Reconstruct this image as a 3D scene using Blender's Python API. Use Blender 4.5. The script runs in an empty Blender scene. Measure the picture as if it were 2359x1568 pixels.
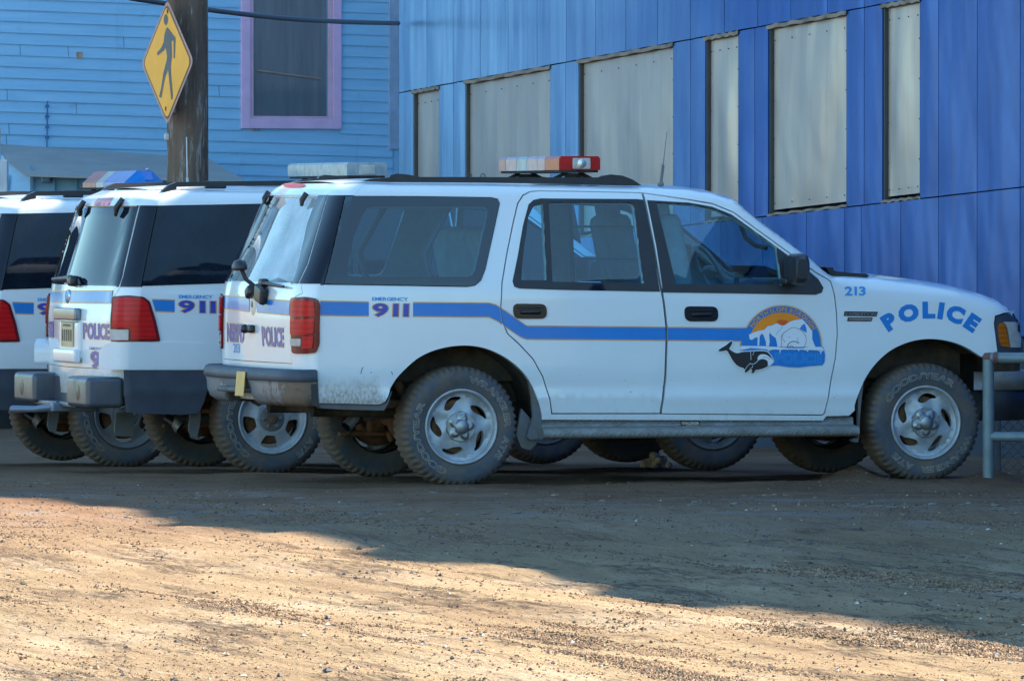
import bpy, bmesh, math, random
import numpy as np
from mathutils import Vector, Matrix, noise
from mathutils.geometry import delaunay_2d_cdt
PI = math.pi
SC = bpy.context.scene
COL = SC.collection
R = math.radians

# ------------------------------------------------------------------ camera
F = 17145.0; IW = 2358.0; HOR = 500.0; CX = 1179.0; CY = 784.0
CAM = Vector((0, 0, 1.62))
PITCH = math.atan((CY - HOR) / F)
FWD = Vector((0, math.cos(PITCH), -math.sin(PITCH)))
UP = Vector((0, math.sin(PITCH), math.cos(PITCH)))
RIGHT = Vector((1, 0, 0))
def ray(px, py):
    return RIGHT * ((px - CX) / F) + UP * (-(py - CY) / F) + FWD
def project(P):
    d = P - CAM; z = d.dot(FWD)
    return (CX + F * d.dot(RIGHT) / z, CY - F * d.dot(UP) / z)
def atY(px, py, Y):
    d = ray(px, py); return CAM + d * (Y / d.y)
cd = bpy.data.cameras.new('camera'); cam = bpy.data.objects.new('camera', cd); COL.objects.link(cam)
cam.location = CAM; cam.rotation_euler = (R(90) - PITCH, 0, 0)
cd.sensor_width = 36.0; cd.lens = F / IW * 36.0; cd.clip_start = 1.0; cd.clip_end = 3000
SC.camera = cam

# ------------------------------------------------------------------ mesh builder
class MB:
    def __init__(s): s.v = []; s.n = []; s.f = []; s.m = []
    def add(s, verts, faces, m=0, normals=None):
        o = len(s.v)
        s.v += [Vector(p) for p in verts]
        s.n += (list(normals) if normals else [None] * len(verts))
        for f in faces: s.f.append(tuple(i + o for i in f)); s.m.append(m)
    def flat(s, pts, m=0):
        s.add(pts, [tuple(range(len(pts)))], m)
    def box(s, c, size, m=0, rot=None, bevel=0.0):
        bm = bmesh.new(); bmesh.ops.create_cube(bm, size=1.0)
        for v in bm.verts: v.co = Vector((v.co.x * size[0], v.co.y * size[1], v.co.z * size[2]))
        if bevel > 0:
            bmesh.ops.bevel(bm, geom=list(bm.edges), offset=bevel, segments=2, affect='EDGES', profile=.5)
        M_ = Matrix.Translation(c) @ (rot.to_4x4() if rot is not None else Matrix.Identity(4))
        bm.verts.index_update()
        vs = [M_ @ v.co for v in bm.verts]
        if bevel > 0: s.add(vs, [[v.index for v in f.verts] for f in bm.faces], m)
        else:
            for f in bm.faces: s.flat([vs[v.index] for v in f.verts], m)
        bm.free()
    def tube(s, pts, r, seg=10, m=0, caps=True):
        pts = [Vector(p) for p in pts]; n = len(pts)
        rs = r if isinstance(r, (list, tuple)) else [r] * n
        rings = []; up = None
        for i in range(n):
            t = (pts[min(i + 1, n - 1)] - pts[max(i - 1, 0)]).normalized()
            if up is None:
                up = Vector((0, 0, 1)) if abs(t.z) < .9 else Vector((1, 0, 0))
            a = t.cross(up).normalized(); b = a.cross(t).normalized(); up = b
            rings.append([pts[i] + (a * math.cos(2 * PI * k / seg) + b * math.sin(2 * PI * k / seg)) * rs[i] for k in range(seg)])
        vs = [p for rg in rings for p in rg]; fs = []
        for i in range(n - 1):
            for k in range(seg):
                fs.append((i * seg + k, i * seg + (k + 1) % seg, (i + 1) * seg + (k + 1) % seg, (i + 1) * seg + k))
        s.add(vs, fs, m)
        if caps:
            s.flat(rings[0][::-1], m); s.flat(rings[-1], m)
    def lathe(s, prof, seg=64, m=0, axis='y', mod=None, c=(0, 0, 0)):
        # prof: list of (radius, along) ; axis y
        vs = []; fs = []; n = len(prof); c = Vector(c)
        for k in range(seg):
            a = 2 * PI * k / seg
            for i, (r, h) in enumerate(prof):
                rr = r + (mod(i, k) if mod else 0)
                vs.append(c + Vector((rr * math.cos(a), h, rr * math.sin(a))))
        for k in range(seg):
            for i in range(n - 1):
                k2 = (k + 1) % seg
                fs.append((k * n + i, k * n + i + 1, k2 * n + i + 1, k2 * n + i))
        s.add(vs, fs, m)
    def grid(s, fn, na, nb, m=0, flip=False, normals=None):
        vs = [fn(i / na, j / nb) for i in range(na + 1) for j in range(nb + 1)]
        fs = []
        for i in range(na):
            for j in range(nb):
                q = (i * (nb + 1) + j, (i + 1) * (nb + 1) + j, (i + 1) * (nb + 1) + j + 1, i * (nb + 1) + j + 1)
                fs.append(q[::-1] if flip else q)
        s.add(vs, fs, m, normals)
    def loft(s, rings, m=0, closed=True, caps=False):
        n = len(rings[0]); vs = [p for r_ in rings for p in r_]; fs = []
        for i in range(len(rings) - 1):
            for k in range(n if closed else n - 1):
                fs.append((i * n + k, i * n + (k + 1) % n, (i + 1) * n + (k + 1) % n, (i + 1) * n + k))
        s.add(vs, fs, m)
        if caps: s.flat(rings[0][::-1], m); s.flat(rings[-1], m)
    def prism(s, poly, fn, d0, d1, m=0, cap=True):
        # poly 2D; fn(a,b,d)->3D ; extruded from d0 to d1
        tv, tf = tri2d(poly, [], 9, False)
        for d, fl in ((d0, False), (d1, True)):
            s.add([fn(a, b, d) for a, b in tv], [t[::-1] if fl else t for t in tf], m)
        n = len(poly)
        for i in range(n):
            a, b = poly[i], poly[(i + 1) % n]
            s.flat([fn(a[0], a[1], d0), fn(b[0], b[1], d0), fn(b[0], b[1], d1), fn(a[0], a[1], d1)], m)
    def pieces(s, name, mats, parent=None):
        # every separate piece becomes an object of its own
        key = {}; idx = [key.setdefault((round(v.x, 3), round(v.y, 3), round(v.z, 3)), len(key)) for v in s.v]
        par = list(range(len(key)))
        def fd(a):
            while par[a] != a: par[a] = par[par[a]]; a = par[a]
            return a
        for f in s.f:
            for i in f[1:]:
                x, y = fd(idx[f[0]]), fd(idx[i])
                if x != y: par[x] = y
        gr = {}
        for i in range(len(s.v)): gr.setdefault(fd(idx[i]), []).append(i)
        L = [[set(g), [min(s.v[i][k] for i in g) - .004 for k in range(3)], [max(s.v[i][k] for i in g) + .004 for k in range(3)]] for g in gr.values()]
        ch = True
        while ch:
            ch = False
            for i in range(len(L)):
                for j in range(i + 1, len(L)):
                    if all(L[i][1][k] <= L[j][2][k] and L[j][1][k] <= L[i][2][k] for k in range(3)):
                        L[i] = [L[i][0] | L[j][0], [min(a, b) for a, b in zip(L[i][1], L[j][1])], [max(a, b) for a, b in zip(L[i][2], L[j][2])]]; L.pop(j); ch = True; break
                if ch: break
        out = []
        for g, _, _ in L:
            q = MB(); mp = {}
            for i in sorted(g): mp[i] = len(q.v); q.v.append(s.v[i]); q.n.append(s.n[i])
            for f, m in zip(s.f, s.m):
                if f[0] in g: q.f.append(tuple(mp[i] for i in f)); q.m.append(m)
            out.append(q.build(name, mats, parent))
        return out
    def build(s, name, mats, parent=None, tags=None):
        me = bpy.data.meshes.new(name)
        me.from_pydata([tuple(v) for v in s.v], [], s.f)
        for mt in (mats if isinstance(mats, (list, tuple)) else [mats]): me.materials.append(mt)
        me.polygons.foreach_set('material_index', s.m)
        me.polygons.foreach_set('use_smooth', [True] * len(s.f))
        acc = [Vector((0, 0, 0)) for _ in s.v]
        need = any(x is None for x in s.n)
        if need:
            for f in s.f:
                p0 = s.v[f[0]]; nn = Vector((0, 0, 0))
                for i in range(1, len(f) - 1): nn += (s.v[f[i]] - p0).cross(s.v[f[i + 1]] - p0)
                for i in f: acc[i] += nn
        nl = []
        for i in range(len(s.v)):
            q = s.n[i] if s.n[i] is not None else acc[i]
            q = Vector(q)
            nl.append(tuple(q.normalized()) if q.length > 1e-14 else (0, 0, 1))
        me.normals_split_custom_set_from_vertices(nl)
        o = bpy.data.objects.new(name, me); COL.objects.link(o)
        if parent is not None: o.parent = parent
        if tags: tag(o, *tags)
        return o

def tag(o, label=None, cat=None, group=None, kind=None):
    if label: o['label'] = label
    if cat: o['category'] = cat
    if group: o['group'] = group
    if kind: o['kind'] = kind
    return o
def empty(name, loc=(0, 0, 0), rz=0.0):
    o = bpy.data.objects.new(name, None); COL.objects.link(o)
    o.location = loc; o.rotation_euler = (0, 0, rz); o.empty_display_size = .2
    return o
def copy_tree(o, parent=None):
    c = o.copy(); COL.objects.link(c)
    if parent is not None: c.parent = parent
    for ch in list(o.children): copy_tree(ch, c)
    return c

# ------------------------------------------------------------------ 2D helpers
def resample(poly, step, closed=True):
    out = []; n = len(poly)
    for i in range(n if closed else n - 1):
        a = poly[i]; b = poly[(i + 1) % n]
        L = math.hypot(b[0] - a[0], b[1] - a[1]); k = max(1, int(math.ceil(L / step)))
        for j in range(k): out.append((a[0] + (b[0] - a[0]) * j / k, a[1] + (b[1] - a[1]) * j / k))
    if not closed: out.append(poly[-1])
    return out
def smooth_poly(poly, it=2, closed=True):
    # Chaikin corner cutting
    for _ in range(it):
        o = []; n = len(poly)
        if not closed: o.append(poly[0])
        for i in range(n if closed else n - 1):
            a = poly[i]; b = poly[(i + 1) % n]
            o.append((a[0] * .75 + b[0] * .25, a[1] * .75 + b[1] * .25)); o.append((a[0] * .25 + b[0] * .75, a[1] * .25 + b[1] * .75))
        if not closed: o.append(poly[-1])
        poly = o
    return poly
def round_corners(poly, rad, seg=4):
    out = []; n = len(poly)
    for i in range(n):
        p = Vector(poly[i]); a = Vector(poly[i - 1]); b = Vector(poly[(i + 1) % n])
        rr = rad[i] if isinstance(rad, (list, tuple)) else rad
        da = (a - p); db = (b - p)
        k = min(rr, da.length * .45, db.length * .45)
        if k <= 1e-6: out.append(tuple(p)); continue
        A = p + da.normalized() * k; B = p + db.normalized() * k
        for j in range(seg + 1):
            t = j / seg; q = A * (1 - t) ** 2 + p * 2 * t * (1 - t) + B * t * t
            out.append(tuple(q))
    return out
def area2(poly):
    return sum(poly[i][0] * poly[(i + 1) % len(poly)][1] - poly[(i + 1) % len(poly)][0] * poly[i][1] for i in range(len(poly))) / 2
def offset_poly(poly, d):
    # positive d = outwards
    n = len(poly); sg = 1 if area2(poly) > 0 else -1; out = []
    for i in range(n):
        p = Vector(poly[i]); a = Vector(poly[i - 1]); b = Vector(poly[(i + 1) % n])
        e1 = (p - a); e2 = (b - p)
        if e1.length < 1e-9 or e2.length < 1e-9: out.append(tuple(p)); continue
        e1.normalize(); e2.normalize()
        n1 = Vector((e1.y, -e1.x)) * sg; n2 = Vector((e2.y, -e2.x)) * sg
        m = (n1 + n2)
        if m.length < 1e-6: m = n1
        m.normalize(); c = max(.35, m.dot(n1))
        out.append(tuple(p + m * (d / c)))
    return out
def inside_np(P, poly):
    x = P[:, 0]; y = P[:, 1]; r = np.zeros(len(P), bool); n = len(poly)
    q = np.array(poly); a = q; b = np.roll(q, -1, 0)
    for i in range(n):
        ax, ay = a[i]; bx, by = b[i]
        if ay == by: continue
        c = ((ay > y) != (by > y)) & (x < (bx - ax) * (y - ay) / (by - ay) + ax)
        r ^= c
    return r
def mindist_np(P, poly):
    q = np.array(poly); a = q; b = np.roll(q, -1, 0); d = np.full(len(P), 1e9)
    for i in range(len(q)):
        e = b[i] - a[i]; L = e.dot(e)
        if L < 1e-14: continue
        t = np.clip(((P - a[i]) @ e) / L, 0, 1)
        pr = a[i] + t[:, None] * e
        d = np.minimum(d, np.hypot(*(P - pr).T))
    return d
def tri2d(outline, holes, step, interior=True, extra=(), dmin=.4):
    loops = [resample(outline, step)] + [resample(h, step) for h in holes]
    verts = []; edges = []
    for lp in loops:
        o = len(verts); verts += lp
        edges += [(o + i, o + (i + 1) % len(lp)) for i in range(len(lp))]
    if interior:
        xs = [p[0] for p in outline]; ys = [p[1] for p in outline]
        gx = np.arange(min(xs) + step * .5, max(xs), step); gy = np.arange(min(ys) + step * .5, max(ys), step)
        P = np.array([(x, y) for x in gx for y in gy] + list(extra)).reshape(-1, 2)
        if len(P):
            k = inside_np(P, loops[0])
            for h in loops[1:]: k &= ~inside_np(P, h)
            P = P[k]
            if len(P):
                k = np.ones(len(P), bool)
                for lp in loops: k &= mindist_np(P, lp) > step * dmin
                P = P[k]; verts += [tuple(p) for p in P]
    res = delaunay_2d_cdt([Vector(v) for v in verts], edges, [], 0, 1e-7)
    V = [(v.x, v.y) for v in res[0]]
    C = np.array([[sum(V[i][0] for i in f) / 3, sum(V[i][1] for i in f) / 3] for f in res[2]])
    if len(C) == 0: return V, []
    k = inside_np(C, loops[0])
    for h in loops[1:]: k &= ~inside_np(C, h)
    fs = [tuple(f) for f, kk in zip(res[2], k) if kk]
    return V, fs

# ------------------------------------------------------------------ text
_ch = {}
_fo = bpy.data.curves.new('tmp_text', 'FONT'); _foo = bpy.data.objects.new('tmp_text', _fo); COL.objects.link(_foo)
def glyph(c, off):
    key = (c, off)
    if key in _ch: return _ch[key]
    _fo.body = c; _fo.size = 1.0; _fo.offset = off; _fo.resolution_u = 3; _fo.dimensions = '2D'; _fo.fill_mode = 'BOTH'
    dg = bpy.context.evaluated_depsgraph_get(); dg.update()
    me = bpy.data.meshes.new_from_object(_foo.evaluated_get(dg))
    vs = [(v.co.x, v.co.y) for v in me.vertices]; fs = [tuple(p.vertices) for p in me.polygons]
    bpy.data.meshes.remove(me)
    _ch[key] = (vs, fs); return _ch[key]
def bbox(vs):
    return min(v[0] for v in vs), max(v[0] for v in vs), min(v[1] for v in vs), max(v[1] for v in vs)
def layout(text, bold, gap=.09, space=.3):
    # list of (char glyph verts normalised: x from pen, y 0..1 cap height), total width
    e0 = bbox(glyph('E', 0)[0]); cap = e0[3] - e0[2]; base = e0[2]
    pen = 0; out = []
    for c in text:
        if c == ' ': pen += space; continue
        v0, _ = glyph(c, 0); vs, fs = glyph(c, bold)
        b = bbox(v0); w = (b[1] - b[0]) / cap
        out.append(([((x - b[0]) / cap + pen, (y - base) / cap) for x, y in vs], fs, pen, w))
        pen += w + gap
    return out, pen - gap
def text_quad(text, tl, tr, bl, bold=0.0, gap=.09, br=None):
    # quad in pixel space
    lay, W = layout(text, bold, gap)
    tl = Vector(tl); tr = Vector(tr); bl = Vector(bl)
    br = Vector(br) if br else tr + bl - tl
    res = []
    for vs, fs, pen, w in lay:
        q = []
        for x, y in vs:
            t = x / W; p = (bl * (1 - t) + br * t) * (1 - y) + (tl * (1 - t) + tr * t) * y
            q.append((p.x, p.y))
        res.append((q, fs))
    return res

# ------------------------------------------------------------------ surfaces on which panels and decals lie
def surf_normal(surf, a, b, h=2e-3):
    A = surf(a + h, b) - surf(a - h, b); B = surf(a, b + h) - surf(a, b - h)
    n = A.cross(B)
    return n.normalized() if n.length > 1e-12 else Vector((0, -1, 0))
def put(mb, surf, V, Fc, off, m=0, sign=1, mirror=None):
    P = []; N = []
    for a, b in V:
        n = surf_normal(surf, a, b) * sign
        P.append(surf(a, b) + n * off); N.append(n)
    # orientation
    fs = []
    for f in Fc:
        q = (P[f[1]] - P[f[0]]).cross(P[f[2]] - P[f[0]])
        fs.append(f if q.dot(N[f[0]]) >= 0 else f[::-1])
    mb.add(P, fs, m, N)
    if mirror:
        P2 = [mirror(p) for p in P]; N2 = [Vector((n.x, -n.y, n.z)) for n in N]
        mb.add(P2, [f[::-1] for f in fs], m, N2)
def lip(mb, surf, loop, off, depth, m=0, sign=1, mirror=None, step=.03):
    lp = resample(loop, step); n = len(lp); T = []; B = []
    for a, b in lp:
        nn = surf_normal(surf, a, b) * sign; p = surf(a, b)
        T.append(p + nn * off); B.append(p + nn * (off - depth))
    vs = T + B; fs = [(i, (i + 1) % n, n + (i + 1) % n, n + i) for i in range(n)]
    # outward orientation irrelevant (double sided)
    mb.add(vs, fs, m)
    if mirror: mb.add([mirror(p) for p in vs], [f[::-1] for f in fs], m)
def ribbon2d(line, w, closed=False):
    n = len(line); L = []; Rr = []
    for i in range(n):
        a = Vector(line[i - 1] if (i > 0 or closed) else line[0]); b = Vector(line[(i + 1) % n] if (i < n - 1 or closed) else line[-1])
        t = (b - a).normalized(); nn = Vector((-t.y, t.x)) * (w / 2 if not isinstance(w, (list, tuple)) else w[i] / 2)
        p = Vector(line[i]); L.append(tuple(p + nn)); Rr.append(tuple(p - nn))
    vs = L + Rr
    fs = [(i, (i + 1) % n, n + (i + 1) % n, n + i) for i in range(n if closed else n - 1)]
    return vs, fs
def inv(project_local, surf, px, py, guess, lim=None):
    a, b = guess
    for _ in range(25):
        x, y = project_local(surf(a, b)); ex = px - x; ey = py - y
        if abs(ex) < .02 and abs(ey) < .02: break
        h = 1e-3
        xa, ya = project_local(surf(a + h, b)); xb, yb = project_local(surf(a, b + h))
        j11 = (xa - x) / h; j21 = (ya - y) / h; j12 = (xb - x) / h; j22 = (yb - y) / h
        D = j11 * j22 - j12 * j21
        if abs(D) < 1e-3: break
        da = (ex * j22 - ey * j12) / D; db = (ey * j11 - ex * j21) / D
        s = max(1, abs(da) / .25, abs(db) / .25)
        a += da / s; b += db / s
        if lim: a = min(max(a, lim[0]), lim[1]); b = min(max(b, lim[2]), lim[3])
    return (a, b)
def interp(xs, ys):
    def f(x):
        if x <= xs[0]: return ys[0]
        if x >= xs[-1]: return ys[-1]
        for i in range(len(xs) - 1):
            if x <= xs[i + 1]:
                t = (x - xs[i]) / (xs[i + 1] - xs[i]); return ys[i] + (ys[i + 1] - ys[i]) * t
    return f
def table(f, a, b, n, smooth=0):
    X = np.linspace(a, b, n); Y = np.array([f(x) for x in X])
    for _ in range(smooth):
        Z = Y.copy(); Z[1:-1] = (Y[:-2] + 2 * Y[1:-1] + Y[2:]) / 4; Y = Z
    Yl = Y.tolist(); st = (b - a) / (n - 1)
    def g(x):
        t = (x - a) / st; i = int(t)
        if t <= 0: return Yl[0]
        if i >= n - 1: return Yl[-1]
        t -= i; return Yl[i] * (1 - t) + Yl[i + 1] * t
    return g
# ------------------------------------------------------------------ materials
class NT:
    def __init__(s, name):
        s.m = bpy.data.materials.new(name); s.m.use_nodes = True; s.t = s.m.node_tree; s.t.nodes.clear()
        s.out = s.t.nodes.new('ShaderNodeOutputMaterial')
    def n(s, typ, **kw):
        x = s.t.nodes.new('ShaderNode' + typ)
        for k, v in kw.items():
            if k in ('i',):
                for a, b in v.items(): s.set(x, a, b)
            else: setattr(x, k, v)
        return x
    def set(s, x, a, b):
        if isinstance(b, bpy.types.NodeSocket): s.t.links.new(b, x.inputs[a])
        elif b is not None: x.inputs[a].default_value = (tuple(b) + (1,) if isinstance(b, (tuple, list)) and len(b) == 3 and x.inputs[a].type == 'RGBA' else b)
    def math(s, op, a, b=None, c=None, clamp=False):
        x = s.n('Math', operation=op); x.use_clamp = clamp
        s.set(x, 0, a)
        if b is not None: s.set(x, 1, b)
        if c is not None: s.set(x, 2, c)
        return x.outputs[0]
    def mix(s, f, a, b, typ='MIX'):
        x = s.n('MixRGB', blend_type=typ); s.set(x, 0, f); s.set(x, 1, a); s.set(x, 2, b); return x.outputs[0]
    def noise(s, scale, detail=4, rough=.55, vec=None, dist=0.0):
        x = s.n('TexNoise'); s.set(x, 'Scale', scale); s.set(x, 'Detail', detail); s.set(x, 'Roughness', rough); s.set(x, 'Distortion', dist)
        if vec is not None: s.set(x, 'Vector', vec)
        return x.outputs['Fac']
    def obj(s): return s.n('TexCoord').outputs['Object']
    def mapv(s, vec, scale=(1, 1, 1), loc=(0, 0, 0), rot=(0, 0, 0)):
        x = s.n('Mapping'); s.set(x, 'Vector', vec); x.inputs['Scale'].default_value = scale; x.inputs['Location'].default_value = loc; x.inputs['Rotation'].default_value = rot
        return x.outputs[0]
    def ramp(s, f, lo, hi):
        x = s.n('MapRange'); s.set(x, 0, f); s.set(x, 1, lo); s.set(x, 2, hi); x.clamp = True; return x.outputs[0]
    def sep(s, vec):
        x = s.n('SeparateXYZ'); s.set(x, 0, vec); return x.outputs
    def bump(s, h, dist, strength=1.0, nrm=None):
        x = s.n('Bump'); s.set(x, 'Height', h); s.set(x, 'Distance', dist); s.set(x, 'Strength', strength)
        if nrm is not None: s.set(x, 'Normal', nrm)
        return x.outputs[0]
    def pbr(s, **kw):
        b = s.n('BsdfPrincipled')
        for k, v in kw.items():
            s.set(b, {'col': 'Base Color', 'rough': 'Roughness', 'metal': 'Metallic', 'coat': 'Coat Weight', 'coatr': 'Coat Roughness', 'spec': 'Specular IOR Level', 'nrm': 'Normal', 'ecol': 'Emission Color', 'estr': 'Emission Strength'}[k], v)
        s.t.links.new(b.outputs[0], s.out.inputs[0]); return b
MUD = (.16, .115, .075)
def simple(name, col, rough=.5, metal=0.0, coat=0.0, var=.12, vs=6.0, bump=0.0, bs=60.0, dirt=0.0, spec=.5, dsc=5.0):
    t = NT(name); o = t.obj()
    c = t.mix(t.math('MULTIPLY', t.ramp(t.noise(vs, 5, .6, o), .35, .65), 1.0), tuple(x * (1 - var) for x in col), tuple(min(1, x * (1 + var)) for x in col))
    r = t.math('ADD', rough - .06, t.math('MULTIPLY', t.noise(vs * 3, 3, .5, o), .12))
    if dirt > 0:
        d = t.math('MULTIPLY', t.ramp(t.noise(dsc, 8, .7, o), .62 - dirt * .35, .72), min(1, dirt * 1.3))
        c = t.mix(d, c, MUD); r = t.math('ADD', r, t.math('MULTIPLY', d, .4), clamp=True)
    nr = t.bump(t.noise(bs, 5, .6, o), bump) if bump > 0 else None
    t.pbr(col=c, rough=r, metal=metal, coat=coat, coatr=.06, spec=spec, nrm=nr)
    return t.m
def paint(name, col, splash=True):
    # white two-coat body paint, mud splashed up from the wheels (object z is height above ground)
    t = NT(name); o = t.obj(); x, y, z = t.sep(o)[0:3]
    base = t.mix(t.ramp(t.noise(3, 4, .6, o), .3, .7), tuple(c * .96 for c in col), col)
    film = t.math('MULTIPLY', t.ramp(t.math('ADD', z, t.math('MULTIPLY', t.noise(1.3, 4, .6, o), .5)), 1.15, .45), .11)
    base = t.mix(film, base, (.30, .27, .23))
    sp = t.noise(9, 9, .75, t.mapv(o, (1.3, 1.3, .8), rot=(0, R(28), 0)))
    # mud climbs highest on the quarter panel behind the rear wheel
    hi = t.math('ADD', t.ramp(x, -.35, -.55), 0.0)
    thr = t.math('ADD', .40, t.math('MULTIPLY', hi, .22))
    m = t.ramp(t.math('SUBTRACT', t.math('ADD', thr, t.math('MULTIPLY', t.math('SUBTRACT', sp, .5), .22)), z), -.05, .07)
    fine = t.ramp(t.noise(46, 6, .8, t.mapv(o, (1.4, 1, .7), rot=(0, R(30), 0))), .40, .62)
    mud = t.math('MULTIPLY', m, t.math('ADD', .35, t.math('MULTIPLY', fine, .55)))
    mud = t.math('MULTIPLY', mud, t.math('ADD', .45, t.math('MULTIPLY', hi, .55)))
    specks = t.math('MULTIPLY', t.ramp(t.noise(60, 2, .5, o), .735, .76), t.ramp(z, 1.0, .6))
    mud = t.math('MAXIMUM', mud, t.math('MULTIPLY', specks, .7))
    c = t.mix(mud, base, (.25, .175, .11))
    r = t.math('ADD', .33, t.math('MULTIPLY', mud, .5), clamp=True)
    cw = t.math('SUBTRACT', .8, t.math('MULTIPLY', mud, .8), clamp=True)
    orange = t.bump(t.noise(1.9, 2, .5, o), .010)
    t.pbr(col=c, rough=r, coat=cw, coatr=.05, nrm=orange)
    return t.m
def glass(name, tint, refl_rough=.01, haze=0.0, hazecol=(.2, .3, .35), f0=.04):
    t = NT(name); g = t.n('NewGeometry')
    d = t.n('VectorMath', operation='DOT_PRODUCT'); t.t.links.new(g.outputs['Incoming'], d.inputs[0]); t.t.links.new(g.outputs['Normal'], d.inputs[1])
    c = t.math('ABSOLUTE', d.outputs['Value'])
    fr = t.math('ADD', f0, t.math('MULTIPLY', .95, t.math('POWER', t.math('SUBTRACT', 1.0, c, clamp=True), 5.0)))
    tr = t.n('BsdfTransparent'); t.set(tr, 0, tint)
    gl = t.n('BsdfGlossy'); t.set(gl, 'Color', (1, 1, 1)); t.set(gl, 'Roughness', refl_rough)
    body = tr.outputs[0]
    if haze > 0:
        df = t.n('BsdfDiffuse'); t.set(df, 0, hazecol)
        mx = t.n('MixShader'); t.set(mx, 0, t.math('MULTIPLY', t.ramp(t.noise(2.5, 6, .6, t.obj()), .2, .8), haze * 1.6)); t.t.links.new(tr.outputs[0], mx.inputs[1]); t.t.links.new(df.outputs[0], mx.inputs[2]); body = mx.outputs[0]
    mx = t.n('MixShader'); t.t.links.new(fr, mx.inputs[0]); t.t.links.new(body, mx.inputs[1]); t.t.links.new(gl.outputs[0], mx.inputs[2])
    t.t.links.new(mx.outputs[0], t.out.inputs[0]); return t.m
def lens(name, col, trans=.35, rough=.08, ribs=0):
    # coloured plastic lens: partly see-through, glossy
    t = NT(name); o = t.obj()
    p = t.n('BsdfPrincipled')
    c = t.mix(t.ramp(t.noise(14, 3, .5, o), .3, .7), tuple(x * .7 for x in col), col)
    if ribs:
        z = t.sep(o)[2]
        w = t.math('SINE', t.math('MULTIPLY', z, ribs))
        c = t.mix(t.math('MULTIPLY', t.math('ADD', w, 1.0), .25), tuple(x * .6 for x in col), col)
    t.set(p, 'Base Color', c); t.set(p, 'Roughness', rough + .1); t.set(p, 'Specular IOR Level', .3); t.set(p, 'Coat Weight', .12); t.set(p, 'Coat Roughness', .05)
    tl = t.n('BsdfTranslucent'); t.set(tl, 0, c)
    mx = t.n('MixShader'); t.set(mx, 0, trans); t.t.links.new(p.outputs[0], mx.inputs[1]); t.t.links.new(tl.outputs[0], mx.inputs[2])
    t.t.links.new(mx.outputs[0], t.out.inputs[0]); return t.m
def tyre_mat():
    t = NT('tyre_rubber'); o = t.obj(); x, y, z = t.sep(o)[0:3]
    rr = t.math('SQRT', t.math('ADD', t.math('POWER', x, 2.0), t.math('POWER', z, 2.0)))
    base = t.mix(t.ramp(t.noise(5, 6, .65, o), .35, .68), (.050, .062, .082), (.085, .098, .118))
    n1 = t.noise(16, 8, .75, o)
    tread = t.ramp(t.math('ADD', rr, t.math('MULTIPLY', t.math('SUBTRACT', n1, .5), .10)), .325, .362)
    patch = t.math('MULTIPLY', t.ramp(t.noise(6.5, 7, .7, o), .42, .62), .72)
    inner = t.math('MULTIPLY', t.ramp(rr, .275, .235), .45)
    d = t.math('MAXIMUM', t.math('MAXIMUM', t.math('MULTIPLY', tread, .85), patch), inner)
    c = t.mix(d, base, t.mix(n1, (.10, .068, .044), (.22, .155, .10)))
    nr = t.bump(t.noise(70, 6, .7, o), .004)
    t.pbr(col=c, rough=.82, spec=.35, nrm=nr); return t.m
def diamond_mat():
    t = NT('diamond_plate'); o = t.obj(); x, y, z = t.sep(o)[0:3]
    # chevron tread bars: alternate diagonal bars in a brick like layout
    k = 105.0
    xs = t.math('MULTIPLY', x, k); zs = t.math('MULTIPLY', t.math('ADD', z, y), k)
    cell = t.math('FLOOR', t.math('DIVIDE', xs, PI))
    sgn = t.math('SUBTRACT', t.math('MULTIPLY', t.math('MODULO', cell, 2.0), 2.0), 1.0)
    w = t.math('SINE', t.math('ADD', t.math('MULTIPLY', xs, 2.0), t.math('MULTIPLY', t.math('MULTIPLY', sgn, zs), 2.0)))
    h = t.math('MULTIPLY', t.ramp(w, .35, .8), 1.0)
    d = t.ramp(t.noise(7, 7, .7, o), .38, .72)
    c = t.mix(t.math('MULTIPLY', d, .8), t.mix(t.math('MULTIPLY', h, .5), (.27, .27, .255), (.42, .42, .40)), (.17, .145, .115))
    t.pbr(col=c, rough=t.math('ADD', .42, t.math('MULTIPLY', d, .35)), metal=.55, nrm=t.bump(h, .006)); return t.m

WHITE = paint('white_body_paint', (.74, .78, .80))
BLACK = simple('black_plastic_trim', (.018, .019, .024), .42, var=.2, bump=.0006, bs=220, dirt=.05)
GBLACK = simple('gloss_black_trim', (.006, .007, .013), .14, var=.1, spec=.4)
DKGREY = simple('dark_grey_plastic', (.045, .055, .075), .55, var=.15, bump=.0008, bs=160, dirt=.10)
GREYMUD = simple('muddy_grey_plastic', (.10, .11, .12), .62, var=.2, dirt=.55, bump=.001)
DARK = simple('dark_underbody', (.022, .018, .015), .9, var=.4, dirt=.45, bump=.003, bs=30)
LINER = simple('muddy_wheel_arch_liner', (.055, .046, .036), .92, var=.4, dirt=.5, bump=.006, bs=22)
RUST = simple('rusty_steel', (.13, .060, .028), .85, var=.5, vs=14, dirt=.35, bump=.002)
STEEL = simple('dull_steel', (.26, .25, .24), .55, metal=.7, var=.25, dirt=.4)
ALU = simple('wheel_alloy', (.38, .40, .42), .46, metal=.25, var=.16, vs=9, dirt=.30, dsc=14)
ALUMUD_SHADE = simple('muddy_shaded_wheel_alloy', (.16, .16, .155), .6, metal=.25, var=.2, vs=9, dirt=.42, dsc=9)  # mud over a darker base; under-car shade put into the alloy colour
CHROME = simple('chrome', (.50, .53, .55), .26, metal=1.0, var=.05)
HUBCAP = simple('dull_hub_cap', (.30, .32, .33), .36, metal=.85, var=.2, vs=20, dirt=.25, dsc=16)
TYRE = tyre_mat()
LETTER = simple('raised_white_letters', (.30, .27, .23), .8, var=.3, dirt=.2, vs=30)
DIAMOND = diamond_mat()
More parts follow.
